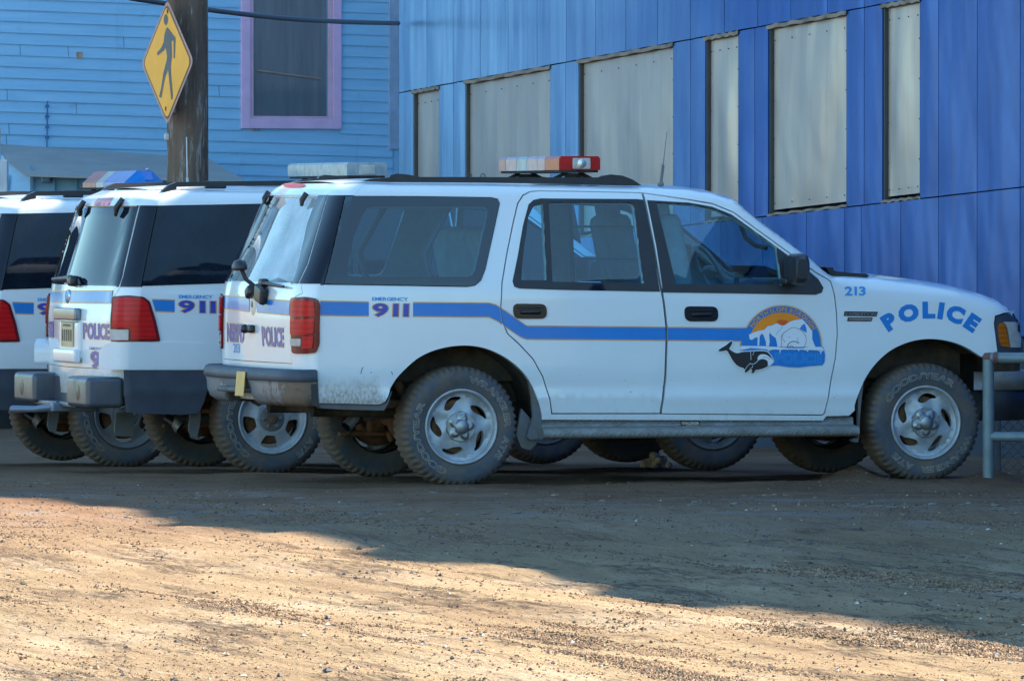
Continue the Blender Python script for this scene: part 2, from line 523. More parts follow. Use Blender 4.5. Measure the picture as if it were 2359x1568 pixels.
GL_SIDE = glass('side_glass', (.58, .90, 1.0), .01, f0=.06)
GL_REAR = glass('rear_glass', (.6, .8, .84), .02, .42, (.74, .86, .90))  # pale haze colour stands for bright sky reflected in the rear glass
GL_WIND = glass('windscreen_glass', (.50, .72, .74))
GL_PRIV = glass('privacy_glass', (.03, .045, .06), .03, .45, (.022, .035, .058), f0=.022)
BLUE = simple('blue_vinyl', (.002, .19, .58), .35, coat=.3, var=.05)
LBLUE = simple('light_blue_vinyl', (.03, .30, .70), .4, var=.06)
VIOLET = simple('dark_blue_reflective_vinyl', (.035, .065, .42), .35, coat=.2, var=.08)
ORANGE = simple('orange_vinyl', (.98, .27, .005), .4, var=.08)
GOLD = simple('gold_vinyl', (.70, .36, .10), .4, var=.08)
CREAM = simple('cream_vinyl', (.72, .62, .50), .4, var=.05)
SNOW = simple('white_vinyl', (.74, .76, .80), .4, var=.03)
INK = simple('black_vinyl', (.012, .011, .014), .4, var=.1)
REDL = lens('red_lens', (.88, .003, .006), .15, rough=.25, ribs=190)
FRIT = simple('black_glass_border', (.002, .002, .004), .7, spec=.05)
DREDL = lens('dark_red_lens', (.20, .006, .012), .1)
CLEARL = lens('clear_lens', (.78, .74, .68), .3)
AMBERL = lens('amber_lens', (.95, .24, .01), .35, ribs=200)
SEAT = simple('grey_seat_cloth', (.16, .23, .25), .9, var=.15, bump=.001)
DASH = simple('dark_dashboard', (.035, .045, .055), .7, var=.15)
# ------------------------------------------------------------------ ground height (used by everything that stands on it)
PSI = R(17.5)
CU = Vector((math.cos(PSI), math.sin(PSI))); CV = Vector((-math.sin(PSI), math.cos(PSI)))
W = 2.01; RW = .365
POSES = {1: (-.299, 45.0, 0.0), 2: (-1.534, 47.9, -.03), 3: (-2.617, 50.7, -.08)}
WB = 3.0
WHEEL_SPOTS = []
for k, (x0, y0, z0) in POSES.items():
    for u in (0, WB):
        for v in (.14, W - .14):
            p = Vector((x0, y0)) + CU * u + CV * v; WHEEL_SPOTS.append((p.x, p.y, z0))
def nz(x, y, s, o=0.0): return noise.noise(Vector((x * s, y * s, o)))
def gz(x, y):
    base = -max(0.0, min(y, 90) - 46.0) * .018
    # ruts along the street (nearly parallel to the blue wall) in front, across it by the cars
    a = x * .949 + y * .316; b = -x * .316 + y * .949
    t = min(1, max(0, (y - 34) / 8))
    r1 = noise.noise(Vector((a * 1.15, b * .10, 3.1))) * .06 + noise.noise(Vector((a * 3.6, b * .30, 7.7))) * .030 + noise.noise(Vector((a * 9, b * .5, 2.7))) * .009
    c1 = noise.noise(Vector((x * .30 - y * .1, y * .85, 1.3))) * .045 + noise.noise(Vector((x * .55, y * 2.4, 9.2))) * .022
    r1 += .013 * math.sin(a * 15.5 + 3 * noise.noise(Vector((a * .4, b * .09, 5.0)))) * max(0, noise.noise(Vector((a * .5, b * .12, 6.0))) + .25)
    c1 += .012 * math.sin(y * 11 + x * 1.2 + 3 * noise.noise(Vector((x * .25, y * .3, 5.5)))) * max(0, noise.noise(Vector((x * .3, y * .5, 2.0))) + .2)
    f = nz(x, y, 2.2, 4) * .012 + nz(x, y, 6.5, 2) * .006
    cl = max(0, nz(x * .6, y, 1.5, 8)) * max(0, min(1, (x + 2.4) * .5)) * max(0, 1 - abs(y - 41.5) / 3.6)
    f2 = cl * (nz(x, y, 7, 5) * .06 + nz(x, y, 17, 6) * .03)
    h = r1 * (1 - t) + c1 * t + f + f2 - .012
    d = min(math.hypot(x - sx, y - sy) for sx, sy, sz in WHEEL_SPOTS)
    k = min(1, max(0, (d - .22) / .5)); h = h * k + (1 - k) * .004
    if y > 43.6: h = min(h, .03) if d > .6 else h
    # loose mud pushed up round the front wheel
    q = WHEEL_SPOTS[2]
    h += .07 * math.exp(-(((x - q[0] + .42) / .16) ** 2 + ((y - q[1]) / .5) ** 2)) * (1 + 1.2 * nz(x, y, 9))
    h += .05 * math.exp(-(((x - q[0] - .46) / .14) ** 2 + ((y - q[1] + .1) / .5) ** 2)) * (1 + 1.2 * nz(x, y, 9))
    return base + h

# ------------------------------------------------------------------ the SUV
def rnd(d, r):
    if d <= 0: return r
    if d >= r: return 0.0
    return r - math.sqrt(max(0, r * r - (r - d) ** 2))

class Suv:
    def __init__(s, pose):
        s.x0, s.y0, s.z0 = POSES[pose]
    def world(s, p): return Vector((s.x0 + CU.x * p[0] + CV.x * p[1], s.y0 + CU.y * p[0] + CV.y * p[1], s.z0 + p[2]))
    def pl(s, p): return project(s.world(p))
    def onv(s, px, py, v):
        d = ray(px, py); n = Vector((CV.x, CV.y, 0)); o = Vector((s.x0, s.y0, 0))
        t = (v - (CAM - o).dot(n)) / d.dot(n); P = CAM + d * t - o
        return (P.x * CU.x + P.y * CU.y, P.z - s.z0)

C1 = Suv(1); C2 = Suv(2)
def base_in(w):
    x = w - 1.12
    t = 0 if x < 0 else (.2 * x * x / .24 if x < .12 else .2 * (x - .06))
    # crease low on the doors, turn-under to the sill
    y = .70 - w
    if y > 0: t += .006 * min(1, y / .09) ** 1.5 + .10 * max(0, y - .19) ** 1.3 * 1.6
    t -= .005 * math.exp(-((w - .52) / .03) ** 2)
    return t
# roof edge / hood edge line of the first car in its own (u, w), shared by all three
_Tp = [(770, 428), (800, 424), (832, 421), (900, 423), (1100, 425), (1300, 428), (1477, 432), (1585, 437), (1639, 445), (1689, 461), (1742, 504), (1800, 549), (1855, 592), (1905, 631), (1918, 637), (1945, 637), (2027, 639), (2123, 651), (2203, 664), (2263, 679), (2303, 693), (2335, 713), (2346, 735), (2352, 765)]
_Tq = [C1.onv(x, y, .17 if x < 1700 else (.12 if x < 1900 else .06)) for x, y in _Tp]
_Tu = [p[0] for p in _Tq]
T = table(interp(_Tu, [p[1] for p in _Tq]), -.9, 3.8, 600, 5)
U_ROOFEND = C1.onv(1689, 461, .17)[0]; U_COWL = C1.onv(1910, 634, .1)[0]; U_NOSE = 3.74
rtop = table(interp([-1, U_ROOFEND - .3, U_ROOFEND, U_COWL - .05, U_COWL + .25, 4], [.075, .07, .045, .04, .10, .11]), -1, 4, 300, 8)
def inset(u, w):
    r = rtop(u)
    return base_in(w) + rnd(T(u) - w, r) + rnd(U_NOSE - u, .34) * .8
def side(u, w): return Vector((u, inset(u, w), w))
def mir(p): return Vector((p.x, W - p.y, p.z))
for C in (C1, C2):
    C.s = (lambda C: lambda px, py: inv(C.pl, side, px, py, C.onv(px, py, .08), (-1.2, 3.73, .1, 1.9)))(C)

class Tail:
    def __init__(s, C, pts, B, r=.10, rv=.28, ex=2.0):
        s.ex = ex; s.C = C; s.B = B; s.r = r; s.rv = rv; s.al = PI / 2 * math.sqrt((r * r + rv * rv) / 2)
        ws = []; us = []
        for y, x in pts:
            v = 0
            for _ in range(4): u, w = C.onv(x, y, v); v = base_in(w) + rnd(1.86 - w, .07)
            ws.append(w); us.append(u)
        o = sorted(zip(ws, us)); s.ur = table(interp([a for a, b in o], [b for a, b in o]), .2, 1.95, 240, 10)
        s.wtop = 1.8
        for k in range(60):  # where the rear edge meets the roof edge
            s.wtop = T(s.ur(s.wtop) + r) - .002
    def b(s, w): return inset(s.ur(w) + s.r, min(w, T(s.ur(w) + s.r)))
    def half(s, w): return W / 2 - s.b(w) - s.rv
    def C_(s, w): return s.half(w) + s.al
    def surf(s, c, w):
        r = s.r; rv = s.rv; b = s.b(w); hw = W / 2 - b - rv; a = abs(c); sg = 1 if c >= 0 else -1; u0 = s.ur(w)
        if a < hw: return Vector((u0 - s.B * (1 - (c / hw) ** 2) ** s.ex, W / 2 + c, w))
        if a < hw + s.al:
            t = (a - hw) / s.al * PI / 2; return Vector((u0 + r * (1 - math.cos(t)), W / 2 + sg * (hw + rv * math.sin(t)), w))
        return Vector((u0 + r + a - hw - s.al, W / 2 + sg * (W / 2 - b), w))
    def at(s, px, py, far=False):
        w = s.C.onv(px, py, .05)[1]
        g = (-.85 if not far else .6, w)
        return inv(s.C.pl, s.surf, px, py, g, (-1.7, 1.7, .3, 1.9))

TAIL1 = Tail(C1, [(960, 697), (850, 696), (750, 695), (690, 696), (657, 700), (560, 737), (470, 768), (450, 776), (438, 786), (428, 798), (420, 815)], .032, .105, .28, 1.6)
TAIL2 = Tail(C2, [(990, 270), (950, 270), (850, 268), (733, 268), (659, 275), (560, 297), (473, 315), (460, 322), (452, 333), (445, 352), (441, 372)], .065, .15, .26, 1.5)

def panel(name, surf, outline, mats, parent, holes=(), step=.06, off=0.0, lipd=0.0, sign=1, mirror=None, extra=(), grow=0, m=0, both=False, lipm=0, sm=False, mb=None):
    fin = mb is None
    mb = mb or MB()
    V, Fc = tri2d(outline, list(holes), step, True, extra)
    put(mb, surf, V, Fc, off, m, sign, mirror)
    if lipd > 0:
        lip(mb, surf, outline, off, lipd, lipm, sign, mirror)
        for h in holes: lip(mb, surf, h, off, lipd, lipm, sign, mirror)
    return mb.build(name, mats, parent) if fin else mb
def mirror_obj(name, src, mats, parent):
    # the same part on the far side of the body
    mb = MB(); me = src.data
    mb.v = [Vector((v.co.x, W - v.co.y, v.co.z)) for v in me.vertices]
    nn = [None] * len(mb.v)
    cn = me.corner_normals
    for p in me.polygons:
        for li in p.loop_indices:
            q = cn[li].vector; nn[me.loops[li].vertex_index] = Vector((q.x, -q.y, q.z))
    mb.n = [n if n is not None else Vector((0, 0, 1)) for n in nn]
    mb.f = [tuple(p.vertices)[::-1] for p in me.polygons]; mb.m = [p.material_index for p in me.polygons]
    return mb.build(name, mats, parent)
def ribbon(mb, surf, line, w, off, m=0, sign=1, closed=False, step=.04):
    ln = resample(line, step, closed); V, Fc = ribbon2d(ln, w, closed); put(mb, surf, V, Fc, off, m, sign)
def decal_px(mb, surf, f, pts, off, m=0, sign=1, step=.08, hole=None):
    q = [f(x, y) for x, y in pts]
    V, Fc = tri2d(q, [[f(x, y) for x, y in hole]] if hole else [], step, True); put(mb, surf, V, Fc, off, m, sign)
def text_px(mb, surf, f, glyphs, off, m=0, sign=1):
    for vs, fs in glyphs:
        if vs: put(mb, surf, [f(x, y) for x, y in vs], fs, off, m, sign)

# ---------------------------------------------------------------- wheels
def rot2(p, a): return (p[0] * math.cos(a) - p[1] * math.sin(a), p[0] * math.sin(a) + p[1] * math.cos(a))
def arc_text(mb, text, R0, h, a0, a1, y, bold, m, gap=.12, phi=0.0):
    lay, Wd = layout(text, bold, gap)
    for vs, fs, pen, w in lay:
        P = []
        for x, yy in vs:
            t = x / Wd; a = a0 + (a1 - a0) * t + phi; rr = R0 + (yy - .5) * h
            P.append(Vector((rr * math.cos(a), y, rr * math.sin(a))))
        fs2 = []
        for f in fs:
            q = (P[f[1]] - P[f[0]]).cross(P[f[2]] - P[f[0]]); fs2.append(f if q.y < 0 else f[::-1])
        mb.add(P, fs2, m, [Vector((0, -1, 0))] * len(P))
TYRE_PROF = [(.215, .03), (.224, .004), (.240, -.004), (.268, -.012), (.300, -.014), (.322, -.010), (.338, .000), (.350, .012), (.360, .030), (.366, .058), (.367, .10), (.367, .16), (.366, .20), (.360, .228), (.348, .246), (.33, .258), (.27, .27), (.215, .24)]
def lug(i, k):
    if 6 <= i <= 14:
        if i in (6,): return -.004 if (k % 4) < 2 else .003
        if i in (7, 8, 13, 14): return -.011 if (k % 4) == 0 else (.003 if (k % 4) == 2 else 0)
        if i in (9, 12): return -.009 if (k % 4) in (0,) else 0
        return -.010 if ((k + i * 2) % 5) == 0 else 0
    return 0
def make_wheel(kind, parent, u, far, phi=0.0, clean=True, first=None, lettering=True):
    v = .028 if not far else W - .028
    if first is not None:
        c = copy_tree(first, parent)
        c.location = (u, v, RW - .012); c.rotation_euler = (0, phi, 0) if not far else (0, phi, PI)
        return c
    # the wheel: drum and inner barrel; tyre, rim, cap and lettering are its sub-parts
    mb = MB(); mb.lathe([(.205, .20), (.205, .05), (.20, .045)], 48, 0); mb.lathe([(.0, .075), (.15, .075), (.165, .085), (.165, .19), (.0, .20)], 40, 1)
    root = mb.build('wheel', [DARK, RUST], parent)
    root.location = (u, v, RW - .012); root.rotation_euler = (0, phi, 0) if not far else (0, phi, PI)
    mb = MB(); mb.lathe(TYRE_PROF, 216, 0, mod=lug); mb.build('tyre', TYRE, root)
    mb = MB()
    if kind == 1:
        raw = [(110, 230), (160, 238), (230, 218), (280, 170), (305, 85), (280, 82), (245, 120), (180, 140), (120, 180)]
        hole = smooth_poly([(x * .000575, y * .00055) for x, y in raw], 1)
        ydep = interp([0, .07, .09, .15, .19, .206], [.012, .010, .014, .034, .040, .022])
    else:
        pol = [(.112, -13), (.12, -17), (.17, -20), (.187, -18), (.192, 0), (.187, 18), (.17, 20), (.12, 17), (.112, 13)]
        hole = smooth_poly([(r * math.cos(R(a)), r * math.sin(R(a))) for r, a in pol], 2)
        ydep = interp([0, .08, .10, .15, .19, .206], [.020, .018, .016, .030, .034, .022])
    holes = [[rot2(p, 2 * PI * k / 5 + (R(-8) if kind == 2 else 0)) for p in hole] for k in range(5)]
    circ = [(.206 * math.cos(2 * PI * k / 64), .206 * math.sin(2 * PI * k / 64)) for k in range(64)]
    def dish(x, z):
        r = math.hypot(x, z); yy = ydep(r)
        if kind == 1 and r > .09:  # swirl ribs between the openings
            yy += -.008 * math.cos(5 * (math.atan2(z, x) - .9 - (r - .1) * 5))
        return Vector((x, yy, z))
    panel('x', dish, circ, ALU, None, holes, .016, 0, .03, sign=1, mb=mb)
    mb.lathe([(.206, .022), (.211, .0), (.218, -.010), (.226, -.011), (.230, -.004), (.230, .02)], 72, 0)
    mb.build('rim', ALU if clean else ALUMUD_SHADE, root)
    mb = MB()
    if kind == 1:
        def cap(a, b):
            th = 2 * PI * a; r = .088 * b
            star = .5 + .5 * math.cos(5 * th - .6); star = star ** .7
            e = max(0, min(1, (.052 + .034 * star - r) / .016)); e = e * e * (3 - 2 * e)
            y = .002 - .009 * e
            if r < .044: y = -.010 - .014 * math.sqrt(max(0, 1 - (r / .046) ** 2))
            return Vector((r * math.cos(th), y, r * math.sin(th)))
        mb.grid(cap, 80, 22, 0, flip=True); mb.lathe([(.088, .006), (.091, .004), (.091, .014)], 48, 0)
        mb.build('hub_cap', HUBCAP, root)
    else:
        mb.lathe([(.0, -.004), (.028, -.004), (.031, .0), (.031, .02)], 24, 1)
        for k in range(6):
            a = 2 * PI * k / 6 + .3; mb.lathe([(0, -.004), (.010, -.004), (.012, .0), (.012, .022)], 6, 0, c=(.058 * math.cos(a), 0, .058 * math.sin(a)))
        mb.lathe([(.031, .012), (.078, .010), (.086, .02)], 40, 0)
        mb.build('hub_centre', [ALUMUD_SHADE, RUST], root)
    if lettering:
        mb = MB()
        for txt, a0, a1 in (('GOOD/YEAR', 249, 150), ('WRANGLER', 80, 0), ('AT/S', -12, -42)):
            arc_text(mb, txt, .290, .034, R(a0), R(a1), -.0165, .045, 0)
            arc_text(mb, txt, .290, .031, R(a0), R(a1), -.0175, -.004, 1)
        mb.build('tyre_lettering', [LETTER, TYRE], root)
    return root

# ---------------------------------------------------------------- shared body, both generations
arch_r = [(1248, 966), (1248, 955), (1242, 928), (1230, 896), (1212, 864), (1184, 836), (1148, 813), (1111, 799), (1065, 794), (1010, 802), (963, 822), (927, 855), (912, 872), (899, 893)]
arch_f = [(2259, 821), (2235, 805), (2207, 791), (2171, 782), (2131, 779.5), (2091, 787), (2051, 805), (2019, 833), (1995, 865), (1979, 900), (1968, 932)]
rd_out = [(1269.5, 953.6), (1265, 919), (1249, 868.5), (1226, 827), (1193.6, 792.6), (1168, 769.6), (1157, 744), (1152, 707.5), (1154.5, 652), (1166, 583), (1180, 514), (1191, 468), (1203, 449), (1219, 440.5), (1240, 438.5), (1350, 440), (1478, 443), (1485.7, 468), (1506, 569.5), (1520, 652), (1529, 698), (1535, 753.5), (1535, 790), (1531.7, 873), (1525, 928), (1521, 953.6)]
fd_out = [(1478, 443), (1485.7, 468), (1506, 569.5), (1520, 652), (1529, 698), (1535, 753.5), (1535, 790), (1531.7, 873), (1525, 928), (1521, 954.5), (1893.5, 957), (1900, 952), (1907, 923), (1916, 869), (1925, 824), (1929.5, 770), (1928, 725), (1923, 680), (1914, 648), (1905, 641), (1880, 627), (1815, 579), (1747, 530), (1690, 488), (1641, 468), (1585, 458.5)]
rd_blk = [(1217, 471), (1228, 461), (1244, 457.5), (1465, 459), (1481, 460.5), (1503, 569), (1516, 651), (1519.5, 672), (1300, 668), (1196, 664.5), (1184, 660), (1180, 648), (1192, 590), (1204, 520)]
rd_g1 = [(1226, 480), (1232, 472), (1251, 468.5), (1254, 540), (1260, 645.6), (1200, 645.6), (1203, 597), (1216, 500)]
rd_g2 = [(1263, 466), (1446, 466), (1457, 470), (1461, 480), (1482, 652.5), (1272, 649)]
fd_blk = [(1490, 461.5), (1585, 467), (1639, 476.5), (1684, 494.5), (1743, 537), (1812, 587), (1860, 623), (1884, 643), (1896, 663), (1892, 674), (1878, 679), (1700, 676), (1526.5, 673.5), (1523.5, 650), (1511, 566)]
fd_g = [(1511, 466.5), (1599, 471.5), (1653, 484), (1702, 509), (1750, 542), (1788, 570), (1801, 657), (1556, 654)]
S1 = C1.s
ARCH_R = [S1(*p) for p in smooth_poly(arch_r, 2, False)]; ARCH_F = [S1(*p) for p in smooth_poly(arch_f, 2, False)]
RD = [S1(*p) for p in rd_out]; FD = [S1(*p) for p in fd_out]
RDB = [S1(*p) for p in rd_blk]; FDB = [S1(*p) for p in fd_blk]
RDG1 = [S1(*p) for p in rd_g1]; RDG2 = [S1(*p) for p in rd_g2]; FDG = [S1(*p) for p in fd_g]
qout = [(744, 655.6), (760, 595), (778, 520), (793.6, 451.5), (960, 452), (1130, 454.5), (1146, 458), (1151, 469), (1140, 520), (1118, 620), (1108, 646), (1094, 658), (1075, 661), (900, 658)]
qin = [(798, 632), (802, 600), (815, 545), (832, 500), (846, 478), (860, 475), (1115, 475), (1126, 479), (1123, 500), (1095, 622), (1088, 634), (1075, 638), (810, 638)]
Q1O = [S1(*p) for p in qout]; Q1I = [S1(*p) for p in qin]

def toprows():
    ex = []
    for u in np.arange(-.75, 3.6, .045):
        u = float(u); t = T(u); r = rtop(u)
        for k in (14, 26, 38, 50, 62, 76): ex.append((u, t - r * (1 - math.cos(R(90 - k)))))
    for u in np.arange(-.8, 3.7, .09):
        for w in (.66, .70, .515, .54): ex.append((float(u), w))
    return ex

def cross_u(u):
    k = min(1, max(0, (u - (U_ROOFEND - .8)) / .8)); return .13 * k * k
def crossrow(tail, u, n, crown, fwdscale=1.0):
    # u station -> row of points across the car
    ve = inset(u, T(u))
    u0 = tail.ur(tail.wtop) ; r = tail.r
    if u < u0 + r: ve = tail.b(tail.wtop) + tail.rv * (1 - math.sqrt(max(0, 1 - ((r - (u - u0)) / r) ** 2)))
    row = []
    for i in range(n + 1):
        x = -1 + 2 * i / n; e = (1 - x * x)
        row.append(Vector((u + cross_u(u) * e * fwdscale, W / 2 + x * (W / 2 - ve), T(max(u, u0 + r)) + crown * e)))
    return row

def build_suv(gen, C, tail, name, label):
    root = empty(name, (C.x0, C.y0, C.z0), PSI)
    tag(root, label, 'police car', 'police cars parked side by side')
    S = C.s; t_ = tail; ts = tail.surf
    wb = C1.onv(735, 928, 0)[1]
    # ---- side panels (fenders, pillars, quarter panels)
    rear = [(t_.ur(w) + t_.r, w) for w in np.linspace(wb, t_.wtop, 44).tolist()]
    top = [(u, T(u)) for u in np.linspace(rear[-1][0] + .02, S1(2330, 709)[0], 130).tolist()]
    front = [S1(*p) for p in [(2335, 716), (2312, 720), (2291, 727), (2288.5, 745), (2297, 814), (2268, 824)]]
    low = [S1(*p) for p in [(1968, 945), (1955, 957), (1903, 958), (1895, 968)]]
    rl = [S1(*p) for p in [(895, 909), (887, 925), (873, 931.5), (800, 929.5)]]
    outline = rear + top + front + ARCH_F + low + ARCH_R + rl
    holes = [RD, FD] if False else []
    # rear and front door share the B-pillar seam: cut one common opening
    i0 = 16  # rd_out index of (1478,443)
    common = RD[:i0 + 1] + [FD[-1]] + FD[:9:-1][1:] if False else None
    both = RD[:17] + FD[:9:-1] + [RD[-1]]
    if gen == 1: qo, qi = Q1O, Q1I
    else:
        sh = [p for p in Q1O if p[0] > .1]
        a = [S(324, 659), S(334, 610), S(348, 540), S(362, 474)]
        qo = a + [p for p in sh if p[1] > 1.5] + [p for p in sh if p[1] <= 1.5]
        qi = offset_poly(qo, -.03)
    mb = MB()
    ex = toprows()
    V, Fc = tri2d(outline, [both, qi], .05, True, ex, .33)
    put(mb, side, V, Fc, 0, 0, 1, mir)
    lip(mb, side, both, 0, .05, 0, 1, mir); lip(mb, side, qi, 0, .03, 1, 1, mir)
    lip(mb, side, outline, 0, .035, 0, 1, mir)
    body = mb.build('body_shell', [WHITE, BLACK], root)
    mb = MB(); V2, F2 = tri2d(outline, [RDG1, RDG2, FDG, qi], .12, True, (), .33); put(mb, side, V2, F2, -.055, 0, 1, mir); mb.pieces('interior_lining', SEAT, root)
    # ---- roof, windscreen, hood (cross-car patches)
    u0 = t_.ur(t_.wtop)
    us = [u0 + k * (t_.r) / 6 for k in range(7)] + np.linspace(u0 + t_.r + .04, U_ROOFEND, 50).tolist()
    def patch(name, us, crown, mats, n=28):
        mb = MB(); rows = [crossrow(t_, u, n, crown(u)) for u in us]
        mb.grid(lambda a, b: rows[round(a * (len(us) - 1))][round(b * n)], len(us) - 1, n, 0); return mb.build(name, mats, root)
    cr = interp([u0, u0 + .3, U_ROOFEND - .1, U_ROOFEND, U_COWL, U_COWL + .1, 3.5, 3.8], [.012, .035, .035, .03, .03, .025, .03, .02])
    patch('roof', us, cr, WHITE)
    usw = np.linspace(U_ROOFEND, U_COWL, 24).tolist()
    patch('windscreen', usw, cr, GL_WIND)
    mb = MB()  # windscreen border
    for k in range(len(usw) - 1):
        A = crossrow(t_, usw[k], 60, cr(usw[k])); Bq = crossrow(t_, usw[k + 1], 60, cr(usw[k + 1]))
        for sgn, i, j in ((1, 0, 2), (1, 58, 60)):
            mb.add([A[i] + Vector((.004, 0, .004)), A[j] + Vector((.004, 0, .004)), Bq[j] + Vector((.004, 0, .004)), Bq[i] + Vector((.004, 0, .004))], [(0, 1, 2, 3)])
    mb.pieces('windscreen_seal', GBLACK, root)
    patch('hood', np.linspace(U_COWL, 3.70, 40).tolist(), cr, WHITE)
    for sg in (0, 1):
        mb = MB()  # cowl grille
        pts = [(1890, 612), (1915, 622), (1950, 625), (1983, 627), (1991, 632), (1984, 637), (1955, 641), (1925, 637), (1900, 628)]
        q = [C1.onv(x, y, .13) for x, y in pts]
        mb.prism(q, lambda a, b, d: Vector((a + .02, d if sg == 0 else W - d, b - .008)), .10, .80)
        mb.build('cowl_grille', BLACK, root)
    mb = MB()
    mb.tube([Vector((U_COWL + .06, .25, T(U_COWL) + .03)), Vector((U_COWL + .02, .35, T(U_COWL) + .05)), Vector((U_COWL + .05, .9, T(U_COWL) + .05))], [.013, .011, .008], 8)
    mb.box((U_COWL + .02, .22, T(U_COWL) + .03), (.09, .05, .05), 0, None, .012)
    mb.build('wiper', BLACK, root)
    # ---- front fascia, headlights
    mb = MB()
    mb.box((3.62, W / 2, .80), (.20, W - .42, .42), 0, None, .07); mb.build('grille', DARK, root)
    mb = MB()
    q = offset_poly([S1(*p) for p in [(2336, 721), (2350, 745), (2355, 775), (2356, 812), (2299, 812), (2291, 745), (2294, 730), (2312, 722)]], -.002)
    hl = panel('headlight', side, q, [DKGREY, AMBERL, CLEARL, CHROME], root, (), .05, -.004, .10)
    mb = MB()
    amb = [S1(*p) for p in [(2299, 752), (2303, 744), (2309, 742), (2316, 757), (2324, 800), (2306, 797), (2301, 780)]]
    panel('turn_signal', side, amb, AMBERL, hl, (), .03, .006, .02)
    clr = [S1(*p) for p in [(2312, 741), (2345, 742), (2350, 790), (2349, 800), (2327, 800), (2320, 757)]]
    panel('lamp_lens', side, clr, CLEARL, hl, (), .03, .004, .02)
    mirror_obj('headlight', hl, [DKGREY], root)
    mb = MB()
    def fb(a, b, d): return Vector((a, d, b))
    # front bumper: bar across the nose with wrapped ends, dark valance below
    mb = MB(); rings = []
    z1, z0 = C1.onv(2330, 855, .1)[1], C1.onv(2330, 897, .1)[1]
    uS = C1.onv(2288, 870, .02)[0]
    path = [(uS, .03), (uS + .12, .02), (uS + .24, .06), (uS + .36, .18), (uS + .44, .45), (uS + .47, W / 2)]
    path = path + [(a, W - b) for a, b in path[-2::-1]]
    for (a, b) in path:
        q = Vector((a - 1.8, b - W / 2, 0)).normalized()
        rings.append([Vector((a, b, z1)), Vector((a, b, z0)), Vector((a, b, z0)) - q * .12, Vector((a, b, z1)) - q * .12])
    mb.loft([[p + Vector((0, 0, 0)) for p in r_] for r_ in rings], 0); mb.build('front_bumper', STEEL, root)
    mb = MB(); rings = []
    for (a, b) in path:
        q = Vector((a - 1.8, b - W / 2, 0)).normalized() * .03
        rings.append([Vector((a, b, z0 - .005)) - q, Vector((a, b, .36)) - q * 2.5, Vector((a, b, .36)) - q * 5, Vector((a, b, z0 - .005)) - q * 5])
    mb.loft(rings, 0); mb.build('front_valance', BLACK, root)
    # ---- doors
    for nm, outl, gl, blk in (('rear_door', RD, [RDG1, RDG2], RDB), ('front_door', FD, [FDG], FDB)):
        o2 = offset_poly(outl, -.0075)
        d = panel(nm, side, o2, [WHITE], root, gl, .055, 0, .035, extra=[p for p in ex if .48 < p[1] < .72])
        tr = panel('window_trim', side, blk, [BLACK], d, gl, .07, .004, .018)
        hx = (1220, 716) if nm == 'rear_door' else (1614.5, 722)
        hp = round_corners([S1(hx[0] - 40, hx[1] - 17), S1(hx[0] + 38, hx[1] - 16), S1(hx[0] + 39, hx[1] + 18), S1(hx[0] - 37, hx[1] + 18)], .04, 6)
        h = MB(); panel('door_handle', side, hp, BLACK, None, (), .03, .007, .012, mb=h)
        c = S1(hx[0] + 1, hx[1] + 3); cp = side(*c)
        h.box((cp.x, cp.y - .012, cp.z), (.13, .018, .026), 0, None, .008); h.box((cp.x - .005, cp.y - .008, cp.z + .026), (.16, .012, .008), 0, None, .003)
        h.build('door_handle', GBLACK, d)
        for g in gl: panel('window_pane', side, offset_poly(g, .012), GL_SIDE if gen == 1 else GL_PRIV, d, (), .12, -.012)
        mo = mirror_obj(nm, d, [WHITE], root)
        mirror_obj('window_trim', tr, [BLACK], mo)
        for g in gl:
            p = panel('tmp', side, offset_poly(g, .012), GL_SIDE if gen == 1 else GL_PRIV, None, (), .12, -.012); mirror_obj('window_pane', p, [GL_SIDE if gen == 1 else GL_PRIV], mo); bpy.data.objects.remove(p)
    # ---- quarter window: black border with glass over it
    pil = [p for p in rear if C1.onv(0, 656, 0)[1] - .02 < p[1]]
    wlo = qo[0][1]; whi = qo[3][1]
    pe = [(t_.ur(w) + t_.r - .002, w) for w in np.linspace(wlo, whi, 14).tolist()]
    pe2 = [(interp([wlo, whi], [qo[0][0], qo[3][0]])(w), w) for w in np.linspace(whi, wlo, 14).tolist()]
    for nm_s in (None,):
        a = panel('quarter_window', side, qo, [FRIT], root, [qi], .05, .003, .01)
        b = panel('window_pane', side, offset_poly(qo, -.004), GL_SIDE if gen == 1 else GL_PRIV, a, (), .05, .009)
        c = panel('pillar_cover', side, offset_poly(pe + pe2, -.003), [GBLACK], root, (), .05, .003, .01)
        m1 = mirror_obj('quarter_window', a, [FRIT], root); mirror_obj('window_pane', b, [GL_SIDE if gen == 1 else GL_PRIV], m1); mirror_obj('pillar_cover', c, [GBLACK], root)
    # ---- tail
    def near_line(w0, w1, n=40): return [(-t_.C_(w), w) for w in np.linspace(w0, w1, n).tolist()]
    nl = near_line(wb, t_.wtop)
    full = nl + [(-c, w) for c, w in nl[::-1]]
    if gen == 1:
        gate = [(757, 449), (741, 500), (725, 555), (709, 610), (694, 657), (697, 676), (680, 684), (671, 700), (671, 815), (673, 838)]
        gls = [(733, 452), (708, 515), (693, 582), (684, 620), (677, 644), (670, 651)]
    else:
        gate = [(322, 474), (310, 520), (298, 570), (282, 640), (277, 664), (268, 676), (258, 690), (257, 786), (262, 800), (262, 851)]
        gls = [(315, 475), (303, 530), (293, 580), (282, 635), (276, 655), (268, 659)]
    tt = t_.at
    gn = [tt(*p) for p in gate]; gg = [tt(*p) for p in gls]
    gn = [gn[0]] + gn[1:]
    gateP = gn + [(-c, w) for c, w in gn[::-1]]
    glP = gg + [(-c, w) for c, w in gg[::-1]]
